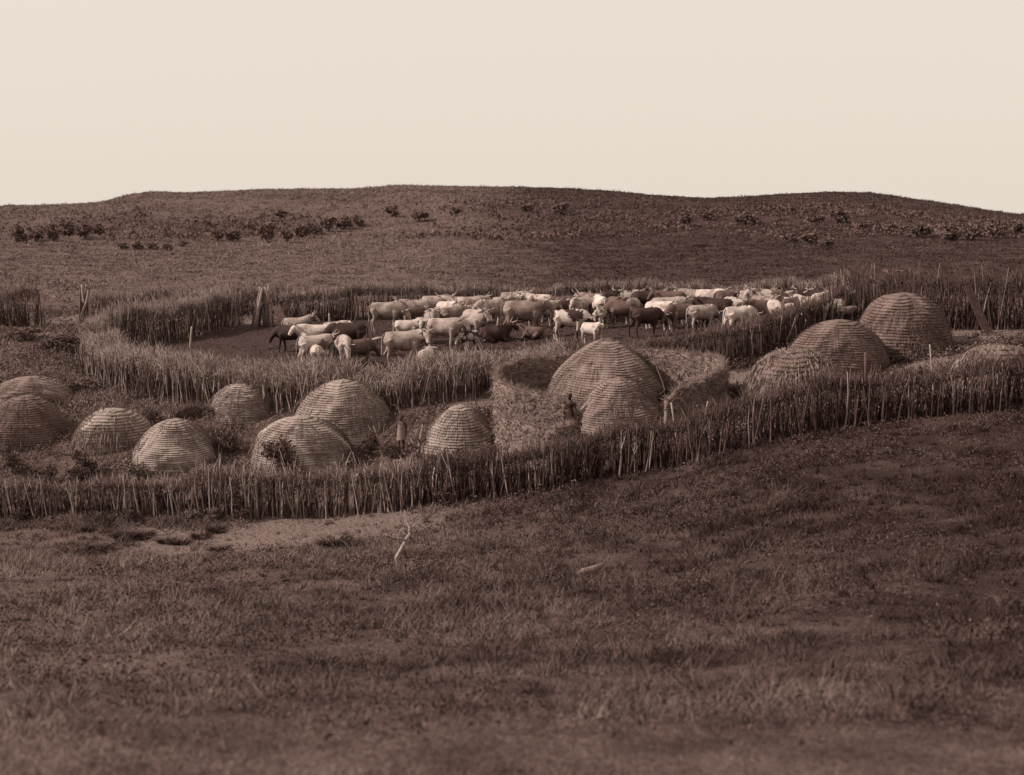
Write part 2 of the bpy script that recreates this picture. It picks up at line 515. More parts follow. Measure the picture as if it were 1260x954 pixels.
FRONT = [(-170,638),(-30,638),(60,637),(200,637),(310,635),(430,632),(520,622),(600,612),(700,597),(800,576),(900,556),(1000,533),(1100,516),(1240,502),(1290,498),(1420,492)]
FRONT_P = [at(*p) for p in FRONT]
FRONT_XY = [(p.x, p.y) for p in FRONT_P]
HUTS = []   # (x, y, radius) filled below

def wedge(n, d0, d1, spread=0.40):
    """random ground points in the part of the land in view between two distances"""
    e = 4.5 / spread + 1.5      # even density over a strip a little wider than the view
    D = np.sqrt(rng.uniform((d0 + e) ** 2, (d1 + e) ** 2, n)) - e
    return rng.uniform(-1, 1, n) * (spread * (D + 1.5) + 4.5), D

def grass(name, n, d0, d1, hmin, hmax, wid, mat, blades, keep=None, lean=0.5, cl=1.0, seg=2, label='matted dry veld grass with soft tufts'):
    x, y = wedge(n, d0, d1)
    dens = fbm(x * 0.5, y * 0.5, 77, 3)
    ok = rng.uniform(0, 1, n) < np.clip(0.65 + (dens - 0.3) * 2.0, 0.55, 1)
    bare, dung, _ = zones(x, y)
    ok &= rng.uniform(0, 1, n) > bare * 1.05
    ok &= dung < 0.5
    for hx, hy, hr in HUTS: ok &= np.hypot(x - hx, y - hy) > hr * 0.98
    if keep is not None: ok &= keep(x, y)
    x, y, dens = x[ok], y[ok], dens[ok]
    m = len(x)
    hgt = (hmin + (hmax - hmin) * np.clip((dens - 0.25) * 1.7, 0, 1) ** 1.3) * rng.uniform(0.7, 1.25, m)
    X = np.repeat(x, blades); Y = np.repeat(y, blades); H = np.repeat(hgt, blades)
    k = len(X)
    X = X + rng.normal(0, 0.35, k) * H * cl; Y = Y + rng.normal(0, 0.35, k) * H * cl
    Z = terrain(X, Y) - 0.02
    H = H * rng.uniform(0.55, 1.2, k)
    az = rng.uniform(0, 2 * np.pi, k); tl = np.abs(rng.normal(0, lean, k))
    d = np.stack([np.cos(az) * tl, np.sin(az) * tl, np.ones(k)], -1)
    bend = np.stack([np.cos(az) * 0.4, np.sin(az) * 0.4, -0.25 * np.ones(k)], -1) * rng.uniform(0.3, 1.3, k)[:, None]
    nb = NB()
    strands(nb, np.stack([X, Y, Z], -1), d, H, wid * rng.uniform(0.6, 1.4, k) * (0.5 + Y / 40), bend, seg=seg, sides=2)
    tag(link(name, nb.mesh(name), mat), label, 'grass', kind='stuff')

# ------------------------------------------------------------------ fences
def resample(path, step):
    P = np.array([(p[0], p[1]) for p in path], float)
    # smooth corners by Catmull-Rom
    Q = []
    n = len(P)
    for i in range(n - 1):
        p0, p1, p2, p3 = P[max(i - 1, 0)], P[i], P[i + 1], P[min(i + 2, n - 1)]
        for t in np.linspace(0, 1, 12, endpoint=False):
            Q.append(0.5 * (2 * p1 + (p2 - p0) * t + (2 * p0 - 5 * p1 + 4 * p2 - p3) * t * t + (3 * p1 - p0 - 3 * p2 + p3) * t ** 3))
    Q.append(P[-1]); Q = np.array(Q)
    s = np.concatenate([[0], np.cumsum(np.linalg.norm(np.diff(Q, axis=0), axis=1))])
    k = max(3, int(s[-1] / step))
    u = np.linspace(0, s[-1], k)
    R_ = np.stack([np.interp(u, s, Q[:, 0]), np.interp(u, s, Q[:, 1])], -1)
    T = nrm(np.gradient(R_, axis=0))
    return R_, T, s[-1]

def stake_tube(nb, pts, rad, sides=5):
    V, q = [], []
    n = len(pts)
    for (x, y, z), r in zip(pts, rad):
        for s_ in range(sides):
            a = 2 * math.pi * s_ / sides
            V.append((x + math.cos(a) * r, y + math.sin(a) * r, z))
    for i in range(n - 1):
        for s_ in range(sides):
            s2 = (s_ + 1) % sides
            q.append((i * sides + s_, i * sides + s2, (i + 1) * sides + s2, (i + 1) * sides + s_))
    V.append((pts[-1][0], pts[-1][1], pts[-1][2] + .015))
    t = [((n - 1) * sides + s_, (n - 1) * sides + (s_ + 1) % sides, n * sides) for s_ in range(sides)]
    nb.add(np.array(V), q, t)

STAKE_ME = []
for k in range(10):
    nb = NB()
    r_ = random.Random(k)
    bx, by = r_.uniform(-3.2, 3.2), r_.uniform(-3.2, 3.2)
    zz = (0, 0.3, 0.62, 1.0)
    stake_tube(nb, [(0, 0, -0.12)] + [(bx * math.sin(z * 2.6) + r_.uniform(-.6, .6), by * math.sin(z * 2.1) + r_.uniform(-.6, .6), z) for z in zz[1:]], [1.1, 1.0, 0.85, 0.55], 5)
    if k % 3 == 0:   # forked top
        stake_tube(nb, [(bx * math.sin(1.6), by * math.sin(1.3), 0.62), (bx + 4, by + 2, 0.85), (bx + 6, by + 2.5, 1.0)], [0.8, 0.6, 0.35], 4)
    me = nb.mesh('stake', smooth=True)
    me.materials.append(STAKE_LT if k % 2 == 0 else STAKE_DK)
    STAKE_ME.append(me)
LT, DK = STAKE_ME[0::2], STAKE_ME[1::2]

def fence(name, path, label, cat='fence', group=None, height=1.3, thick=0.5, per_m=22, brush=110, brush_h=0.6, brush_mat=None, lt=0.5,
          front=-1, single=300, gap=(), droop=0.5, out=0.0, pal_mat=None, brush_low=0.62, rad=0.02, hfun=None, brush_r=0.0105, spikes=34):
    """palisade of stakes driven into the ground with cut brush piled along its top"""
    brush_mat = brush_mat or BRUSH
    R_, T, Ln = resample(path, 0.1)
    Nn = np.stack([-T[:, 1], T[:, 0]], -1) * front        # towards the side that faces the camera
    cxy = R_[len(R_) // 2]
    root = empty(name, (cxy[0], cxy[1], tz(*cxy)), label, cat, group)
    off = np.array(root.location)
    hf = (lambda u, x: np.ones_like(u)) if hfun is None else hfun
    def sample(n, w0, w1):
        u = rng.uniform(0, len(R_) - 1, n)
        i = u.astype(int); f = (u - i)[:, None]; j = np.minimum(i + 1, len(R_) - 1)
        p = R_[i] * (1 - f) + R_[j] * f
        nn = Nn[i]; tt = T[i]
        p = p + nn * rng.uniform(w0, w1, n)[:, None]
        keep = np.ones(n, bool)
        for gx0, gx1 in gap: keep &= ~((p[:, 0] > gx0) & (p[:, 0] < gx1))
        return p[keep], nn[keep], tt[keep], u[keep] / len(R_)
    # stakes one by one on the face one sees
    p, nn, tt, u = sample(min(single, int(Ln * 9)) + (20 if gap else 0), thick * 0.38, thick * 0.55)
    z = terrain(p[:, 0], p[:, 1])
    wig = (0.75 + 0.5 * fbm(p[:, 0] * 0.7, p[:, 1] * 0.7, 5, 2)) * hf(u, p[:, 0])
    for k in range(min(len(p), 300)):
        h = height * wig[k] * random.choice((random.uniform(0.72, 1.1), random.uniform(0.8, 1.1), random.uniform(1.0, 1.38)))
        me = random.choice(LT if random.random() < lt else DK)
        rr = rad * random.uniform(0.65, 1.3)
        link('stake', me, None, root, (p[k, 0] - off[0], p[k, 1] - off[1], z[k] - off[2]),
             (random.gauss(0, 0.10), random.gauss(0, 0.12), random.uniform(0, 6.3)), (rr, rr, h))
    # the mass of stakes behind
    nb = NB()
    p, nn, tt, u = sample(int(Ln * per_m * 2.2), -thick * 0.5, thick * 0.5)
    z = terrain(p[:, 0], p[:, 1]) - 0.1
    n = len(p)
    wig = (0.75 + 0.5 * fbm(p[:, 0] * 0.7, p[:, 1] * 0.7, 5, 2)) * hf(u, p[:, 0])
    d = np.stack([rng.normal(0, 0.10, n), rng.normal(0, 0.10, n), np.ones(n)], -1)
    strands(nb, np.column_stack([p, z]), d, height * wig * rng.uniform(0.7, 1.15, n) + 0.1, rad * rng.uniform(0.6, 1.2, n), rng.normal(0, 0.08, (n, 3)) * np.array([1, 1, 0]), seg=2, sides=4, tip=0.6)
    tag(link('palisade', nb.mesh('palisade', off), pal_mat or PAL, root), kind='stuff')
    # brush piled along the top
    nb = NB()
    p, nn, tt, u = sample(int(Ln * brush * .62), -thick * 0.75, thick * 0.34)
    n = len(p)
    wig = (0.75 + 0.5 * fbm(p[:, 0] * 0.7, p[:, 1] * 0.7, 5, 2)) * hf(u, p[:, 0])
    clump = fbm(p[:, 0] * 2.2, p[:, 1] * 2.2, 23, 2)
    z = terrain(p[:, 0], p[:, 1]) + height * wig * rng.uniform(brush_low - 0.06, 0.96, n)
    d = np.concatenate([nn * rng.normal(out, droop, n)[:, None] + tt * rng.normal(0, droop, n)[:, None], rng.uniform(0.35, 1.3, n)[:, None]], 1)
    bend = np.stack([rng.normal(0, 0.25, n), rng.normal(0, 0.25, n), -rng.uniform(0, 0.4, n)], -1)
    strands(nb, np.column_stack([p, z]), d, brush_h * wig * (0.45 + clump) * rng.uniform(0.35, 1.1, n), brush_r * rng.uniform(0.5, 1.8, n), bend, seg=2, sides=3)
    # longer sticks poking up out of it
    m = int(Ln * spikes)
    i = rng.integers(0, n, m)
    ns = NB()
    strands(ns, np.column_stack([p[i] + nn[i] * thick * .12, z[i] - (.25 if lt > .3 else .02)]), np.concatenate([rng.normal(0, .2, (m, 2)), np.ones((m, 1))], 1), rng.uniform(.4, .95, m) * (1 if lt > .3 else .6) * wig[i], .017, rng.normal(0, .14, (m, 3)), seg=2, sides=4, tip=.5)
    tag(link('loose_sticks', ns.mesh('loose_sticks', off), STICKS if lt > .3 else STICKS_DK, root), kind='stuff')
    # small leafy scraps in the brush
    m = n // 2
    i = rng.integers(0, n, m)
    zz = z[i] + rng.uniform(-0.05, 0.30, m) * brush_h
    strands(nb, np.column_stack([p[i] + rng.normal(0, 0.08, (m, 2)), zz]), rng.normal(0, 1, (m, 3)), rng.uniform(0.05, 0.15, m), 0.022, None, seg=1, sides=2)
    tag(link('brush', nb.mesh('brush', off), brush_mat, root), kind='stuff')
    return root

def xy(lst):
    return [(p.x, p.y) for p in (at(*q) for q in lst)]

# cattle ring in the stretches that read as separate walls
fence('kraal_fence', xy(NEAR_WALL[:9]), 'near curved wall of the cattle pen, pale brush along its top',
      height=1.1, thick=1.2, brush=430, brush_h=0.6, lt=0.75, brush_r=.014, spikes=46, front=-1, droop=0.33, out=0.12, brush_low=0.76)
fence('kraal_fence', xy(NEAR_WALL[8:]), 'dark right-hand stretch of the cattle pen wall behind the large screened hut',
      height=1.02, thick=0.6, brush=380, brush_h=0.5, brush_mat=BRUSH_DK, pal_mat=PAL_DK, lt=0.22, front=-1, droop=0.3, brush_low=0.8)  # darker materials and fewer pale stakes paint this stretch as shaded
fence('kraal_fence', xy(FAR_WALL), 'far wall of the cattle pen, a dark row of upright sticks behind the herd',
      height=1.3, thick=0.5, brush=420, brush_h=0.6, lt=0.3, front=1, droop=0.2, brush_low=0.8)
fence('kraal_fence', xy(LEFT_WALL), 'left-hand back wall of the cattle pen ending at the gate gap',
      height=1.35, thick=0.9, brush=600, brush_h=0.6, lt=0.4, front=1, droop=0.3, brush_low=0.8)
# outer fences
gx0, gx1 = at(427, 630).x, at(438, 630).x
fence('homestead_fence', FRONT_XY[:7], 'outer stake fence below the huts, overgrown at its left end and broken by a gap',
      height=1.08, thick=0.5, brush=420, brush_h=0.5, brush_mat=BRUSH_DK, lt=0.72, front=-1, gap=((gx0, gx1),), droop=0.5, brush_low=0.8)
fence('homestead_fence', FRONT_XY[6:], 'dark outer stake fence climbing the slope on the right, loose sticks standing above it',
      height=1.22, thick=0.6, brush=430, brush_h=0.46, brush_mat=BRUSH_RT, pal_mat=PAL_DK, lt=0.2, front=-1, droop=0.25, brush_low=0.82)  # shade on this face is put in by the darker material copies
fence('homestead_fence', xy([(-170,404),(-40,402),(20,402),(50,401)]), 'short dark fence end at the left edge beyond the grass bank',
      height=1.4, thick=0.5, brush=200, brush_h=0.7, brush_mat=BRUSH_DK, lt=0.15, front=-1, droop=0.25, brush_low=0.72, single=60)
fence('homestead_fence', xy([(112,397),(170,394),(240,392),(320,391),(360,389)]), 'back outer fence running behind the left end of the cattle pen',
      height=1.3, thick=0.5, brush=220, brush_h=0.7, lt=0.3, front=-1, droop=0.25, single=120)
fence('homestead_fence', xy([(1050,384),(1090,392),(1160,404),(1215,405),(1300,404),(1420,402)]), 'tall dark fence behind the rightmost hut with brush along its top',
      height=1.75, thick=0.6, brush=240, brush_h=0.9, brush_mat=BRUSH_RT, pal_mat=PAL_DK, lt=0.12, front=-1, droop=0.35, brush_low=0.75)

# ------------------------------------------------------------------ huts
def hut(cx, x0, x1, top, base, label, mat, p=1.9, q=0.55, courses=24, fringe=300, knot=1.0, seed=0, dropknot=False, shag=0, low=0.02):
    r_ = np.random.default_rng(100 + seed)
    wpx = x1 - x0
    front = at(cx, base)
    Rr = wpx / 2 * front.y / F
    for _ in range(3):
        cy = front.y + Rr * 0.92
        Rr = wpx / 2 * cy / F
    px, _, _ = pt(cx, base, cy)
    X, Y = px, cy
    _, yv, zv = ray(cx, top)
    ztop = zv / yv * cy
    g = tz(X, Y)
    gfront = tz(X, Y - Rr * 0.9)
    zb = min(g, gfront)
    H = max(1.0, ztop - zb)
    HUTS.append((X, Y, Rr))
    root = empty('grass_hut', (X, Y, zb), label, 'hut', 'beehive grass huts')
    S = 128
    th = np.linspace(0, 2 * np.pi, S, endpoint=False)
    wob = 1 + 0.035 * np.sin(th * 2 + r_.uniform(0, 6)) + 0.02 * np.sin(th * 3 + r_.uniform(0, 6))
    rings, zs = [], []
    zz = np.linspace(0, 1, courses + 1) ** 0.93
    tilt_a, tilt = r_.uniform(0, 6.28), 0.012
    def prof(t): return max(0.0, 1 - t ** (p + (.2 if p > 1.65 else .05))) ** q
    def bulge(t, ph): return 1 + 0.03 * math.sin(3.1 * t + ph)
    ph = r_.uniform(0, 6)
    V = []
    prev_noise = r_.normal(0, 1, S)
    for c in range(courses):
        t0, t1 = zz[c], zz[c + 1]
        rb, rt = prof(t0) * bulge(t0, ph), prof(t1 * 0.999) * bulge(t1, ph)
        nz = np.convolve(np.tile(r_.normal(0, 1, S), 3), np.ones(3) / 3, 'same')[S:2 * S]
        lip = 0.012 * r_.uniform(0.5, 1.5) / Rr
        lump = Rr * 0.085 * (fbm(np.cos(th) * 2.2 + seed * 5, np.sin(th) * 2.2 + t0 * 3, 40 + seed, 3) - 0.5)
        sag = (0.010 * np.sin(th * 3 + ph + t0 * 2) + 0.006 * np.sin(th * 7 + ph * 2 + t0 * 5) + np.convolve(np.tile(r_.normal(0, 1, S), 3), np.ones(13) / 13, 'same')[S:2 * S] * 0.004) / 6 / max(.02, zz[c + 1] - zz[c])
        dz = (t1 - t0)
        for (rr, t, ex, jit) in ((rb - lip * 0.2, t0, 0.0, 0.3), (rb + lip, t0 - 0.0 * dz, 0.0, 1.0), (0.5 * (rb + rt) + lip * 0.75, t0 + dz * 0.5, 0, 0.8), (rt + lip * 0.25, t0 + dz * 0.98, 0, 0.5)):
            rad = Rr * (rr * wob + nz * 0.004 * jit + lump) * (1.0)
            zc = H * (t + sag * dz * 6 * (1 if t < 0.95 else 0) + tilt * np.cos(th - tilt_a) * rr)
            V.append(np.stack([np.cos(th) * np.maximum(rad, 0.01), np.sin(th) * np.maximum(rad, 0.01), zc], -1))
    # skirt into the ground
    V.insert(0, np.stack([np.cos(th) * Rr * wob, np.sin(th) * Rr * wob, np.full(S, -0.5)], -1))
    n = len(V)
    V = np.concatenate(V + [np.array([[0, 0, H * 1.0]])])
    i = np.arange(n - 1)[:, None] * S + np.arange(S)[None]
    j = np.arange(n - 1)[:, None] * S + (np.arange(S)[None] + 1) % S
    qd = np.stack([i, j, j + S, i + S], -1).reshape(-1, 4)
    k = np.arange(S)
    tr = np.stack([(n - 1) * S + k, (n - 1) * S + (k + 1) % S, np.full(S, n * S)], -1)
    nb = NB(); nb.add(V, qd, tr)
    body = link('thatch', nb.mesh('thatch'), mat, root)
    # roping stitched round every few courses, dark enough to paint the shadow line under them
    nb = NB()
    for c in range(2, courses - 1, 1):
        t = zz[c]
        rr = Rr * prof(t) * bulge(t, ph) * 1.0
        if rr < 0.25: continue
        a = th[::4]
        w4 = wob[::4]
        jit = r_.normal(0, 0.012, len(a))
        pts = [(math.cos(x) * (rr * w + 0.025), math.sin(x) * (rr * w + 0.025), H * (t + tilt * math.cos(x - tilt_a) * prof(t)) + jj) for x, w, jj in zip(a, w4, jit)]
        pts.append(pts[0])
        tube(nb, pts, [0.008] * len(pts), 3, cap=False)
    nm = int(Rr * 26)
    for a0 in np.linspace(0, 2 * np.pi, nm, endpoint=False):
        a0 += r_.normal(0, .02)
        ts = np.linspace(0.03, 0.9, 9)
        if r_.uniform() < .3: ts = ts * .6
        tube(nb, [(math.cos(a0 + .02 * math.sin(t * 9 + a0 * 5)) * (Rr * prof(t) * bulge(t, ph) * (1 + 0.035 * math.sin(a0 * 2)) + .02), math.sin(a0 + .02 * math.sin(t * 9 + a0 * 5)) * (Rr * prof(t) * bulge(t, ph) + .02), H * t) for t in ts], [.007] * 9, 3, cap=False)
    link('rope_binding', nb.mesh('rope_binding'), ROPE, body)
    # stray straw lying down the courses, and a ragged skirt at the foot
    nb = NB()
    m = int(2200 + fringe)
    a = r_.uniform(0, 2 * np.pi, m); t = np.concatenate([r_.uniform(0.02, 0.93, 2200), r_.uniform(low, 0.26 + 0.3 * (shag > 0), fringe)])
    rr = np.array([prof(x) for x in t]) * Rr * (1 + 0.035 * np.sin(a * 2))
    P = np.stack([np.cos(a) * (rr + 0.02), np.sin(a) * (rr + 0.02), H * t], -1)
    tl = 0.25
    d = np.stack([np.cos(a) * 0.35, np.sin(a) * 0.35, -np.ones(m)], -1) + r_.normal(0, tl, (m, 3))
    strands(nb, P, d, r_.uniform(0.08, 0.22, m) * (1 + (t < 0.3) * 0.9), 0.008, None, seg=2, sides=2)
    if shag:
        m = shag
        a = r_.uniform(0, 2 * np.pi, m); t = r_.uniform(0.1, 0.99, m)
        rr = np.array([prof(x) for x in t]) * Rr
        P = np.stack([np.cos(a) * (rr + 0.03), np.sin(a) * (rr + 0.03), H * t + 0.02], -1)
        d = np.stack([np.cos(a) * (0.28 + .7 * t ** 1.5), np.sin(a) * (0.28 + .7 * t ** 1.5), -np.ones(m)], -1) + r_.normal(0, 0.16, (m, 3))
        strands(nb, P, d, r_.uniform(0.2, 0.55, m), 0.015, np.stack([np.cos(a) * 0, np.sin(a) * 0, -np.full(m, 0.7)], -1), seg=2, sides=2)
    tag(link('loose_straw', nb.mesh('loose_straw'), STRAW if mat is not THATCH[2] or shag else STRAW_DK, root), kind='stuff')
    # topknot
    if knot:
        nb = NB()
        m = int(60 * knot)
        a = r_.uniform(0, 2 * np.pi, m)
        d = np.stack([np.cos(a), np.sin(a), r_.uniform(-0.1, 1.3, m)], -1)
        strands(nb, np.stack([np.cos(a) * 0.05, np.sin(a) * 0.05, np.full(m, H - 0.05)], -1), d, r_.uniform(0.08, 0.26, m) * math.sqrt(knot), 0.012, np.tile([0, 0, -0.5], (m, 1)), seg=2, sides=3)
        link('topknot', nb.mesh('topknot'), STRAW, root)
    return root

hut(40,-22,90,463,508,'hut at the left edge, half hidden behind the nearer one, ragged straw on its right',THATCH[1],seed=1,fringe=700,knot=0.3)
hut(36,-14,86,486,554,'front hut cut by the left edge, closely ringed thatch, dark on its right side',THATCH[2],seed=2,knot=0.3)
hut(141,93,190,502,557,'small low pale hut with ragged straw hanging round its foot',THATCH[0],1.8,0.5,14,seed=3,fringe=1600,knot=0.5,shag=500)
hut(217,167,272,515,580,'smooth grey hut standing in tall grass left of the bush-fronted hut',THATCH[0],1.7,0.56,seed=4,fringe=500,knot=0.5)
hut(300,256,346,471,521,'small rounded hut just under the pen wall, dark hollow beside it',THATCH[0],2.1,0.52,seed=5,knot=0.25)
hut(423,352,494,467,550,'broad hut with a little stub on its crown, left of the standing child',THATCH[0],2.0,0.58,28,seed=6,knot=0.6)
hut(372,305,440,512,588,'hut with a leafy dark bush growing in front of it',THATCH[0],1.9,0.55,26,seed=7,knot=0.5)
hut(567,519,614,498,563,'small hut with a dark top and bushes before it, centre of the yard',THATCH[0],1.6,0.58,18,seed=8,knot=0.5)
BIG = hut(745,667,823,417,514,'largest hut, tall and pointed with a tufted crown, inside the woven screen',THATCH[1],1.55,0.60,30,seed=9,knot=2.2)
hut(762,702,824,465,540,'smaller pointed hut right in front of the largest screened hut',THATCH[1],1.6,0.58,24,seed=10,knot=1.4)
hut(1110,1050,1170,360,443,'rightmost domed hut standing on bare ground before the tall dark fence',THATCH[2],2.3,0.52,20,seed=11,fringe=900,knot=0.2)
hut(1030,967,1090,393,468,'dark domed hut between the shaggy low hut and the rightmost dome',THATCH[2],2.2,0.54,22,seed=12,knot=0.3)
hut(978,918,1040,428,497,'low shaggy hut with long straw hanging over the dark outer fence',THATCH[2],2.0,0.52,12,seed=13,fringe=1200,knot=0.3,shag=2600)
hut(1226,1170,1285,424,486,'shaggy straw hut at the right edge just behind the outer fence',THATCH[2],2.0,0.5,10,seed=14,fringe=1200,knot=0.2,shag=2800)

# ------------------------------------------------------------------ woven grass screens
SCREEN = mat_noise('woven_straw', [(0.3, tone(0.07)), (0.5, tone(0.13)), (0.7, tone(0.21))], 7, 5, stretch=(1, 1, 3))
def screen(pts, label, height=1.4, mat=STRAW, thick=0.16, name='grass_screen', straw=420, group='woven grass screens round the huts'):
    R_, T, Ln = resample(xy(pts), 0.09)
    Nn = np.stack([-T[:, 1], T[:, 0]], -1)
    n = len(R_)
    c = R_[n // 2]
    root = empty(name, (c[0], c[1], tz(*c)), label, 'screen', group)
    off = np.array(root.location)
    g = terrain(R_[:, 0], R_[:, 1])
    hh = height * (0.93 + 0.16 * fbm(np.arange(n) * 0.12, np.zeros(n), int(c[0] * 7) % 90, 3))
    e_ = np.minimum(np.arange(n), np.arange(n)[::-1]) * Ln / n
    hh = hh * (0.86 + 0.14 * sstep(0, .5, e_))
    lev = np.linspace(-0.1, 1, 13)
    def wall(side):
        out = []
        for k, l in enumerate(lev):
            j = rng.normal(0, 0.03, n) + (0.02 if k % 2 else -0.01)
            out.append(np.column_stack([R_ + Nn * side * (thick / 2 + j)[:, None], g + hh * l]))
        return np.stack(out, 1)
    A, B = wall(-1), wall(1)
    m = len(lev)
    Tp = np.column_stack([R_ + rng.normal(0, 0.02, (n, 2)), g + hh * 1.04])[:, None]
    V = np.concatenate([A, Tp, B[:, ::-1]], 1)
    w = V.shape[1]
    i = np.arange(n - 1)[:, None] * w + np.arange(w - 1)[None]
    nb = NB(); nb.add(V.reshape(-1, 3), np.stack([i, i + 1, i + w + 1, i + w], -1).reshape(-1, 4))
    e0, e1 = np.arange(w), (n - 1) * w + np.arange(w)
    for e in (e0, e1[::-1]):
        nb.q.append(np.array([[e[k], e[w - 1 - k], e[w - 2 - k], e[k + 1]] for k in range(w // 2)]))
    link('woven_panel', nb.mesh('woven_panel', off), mat, root)
    nb = NB()
    k = int(Ln * straw)
    i = rng.integers(0, n, k); s = rng.choice([-1, 1], k); l = rng.uniform(0.08, 1.0, k)
    P = np.column_stack([R_[i] + Nn[i] * (s * thick * 0.62)[:, None], g[i] + hh[i] * l])
    d = np.concatenate([T[i] * rng.normal(0, 0.9, k)[:, None] + Nn[i] * (s * 0.25)[:, None], rng.normal(-0.2, 0.6, k)[:, None]], 1)
    strands(nb, P, d, rng.uniform(0.12, 0.36, k), 0.014, None, seg=2, sides=2)
    k = int(Ln * 200)
    i = rng.integers(0, n, k)
    P = np.column_stack([R_[i] + rng.normal(0, 0.06, (k, 2)), g[i] + hh[i]])
    strands(nb, P, np.concatenate([rng.normal(0, 0.6, (k, 2)), rng.uniform(0.2, 1.0, k)[:, None]], 1), rng.uniform(0.06, 0.26, k), 0.011, rng.normal(0, 0.3, (k, 3)), seg=2, sides=3)
    tag(link('straw_fringe', nb.mesh('straw_fringe', off), mat, root), kind='stuff')
    return root

screen([(697,539),(672,534),(645,529),(625,524),(613,516),(611,508),(617,498),(630,491),(665,487),(705,483),(740,480),(770,478),(800,477),(840,480),(870,484),(887,492),(888,503),(868,516),(838,528),(818,534)],
       'long curved grass screen wrapping right round the largest hut, open towards the front', 1.24, SCREEN)
screen([(612,545),(618,560),(636,571),(660,577),(684,578),(699,572),(704,563)], 'outer curved grass screen before the opening, just behind the front fence', 1.22, SCREEN)
screen([(214,519),(230,514),(246,513),(262,516)], 'low grass screen with a dark hollow, left of the small hut under the pen wall', 0.32, STRAW_DK)
# rope hanging down the right flank of the big hut
nb = NB()
b = BIG.location
pp = [pt(x, y, d) - np.array(b) for x, y, d in ((803,436,47.2),(808,452,46.2),(815,470,45.4),(818,480,45.0),(812,486,44.8))]
tube(nb, pp, [0.02] * len(pp), 4)
link('hanging_rope', nb.mesh('hanging_rope'), ROPE, BIG)

# ------------------------------------------------------------------ soft bodies: joined lofts fused into one skin
def fuse(nb, name, voxel, ratio=0.5, smooth=4, factor=0.5):
    me = nb.mesh(name + '_raw')
    o = bpy.data.objects.new('tmp', me); COL.objects.link(o)
    rm = o.modifiers.new('r', 'REMESH'); rm.mode = 'VOXEL'; rm.voxel_size = voxel; rm.use_smooth_shade = True
    sm = o.modifiers.new('s', 'SMOOTH'); sm.iterations = smooth; sm.factor = factor
    dc = o.modifiers.new('d', 'DECIMATE'); dc.ratio = ratio
    dg = bpy.context.evaluated_depsgraph_get()
    out = bpy.data.meshes.new_from_object(o.evaluated_get(dg), depsgraph=dg)
    out.name = name
    for pgn in out.polygons: pgn.use_smooth = True
    bpy.data.objects.remove(o); bpy.data.meshes.remove(me)
    return out

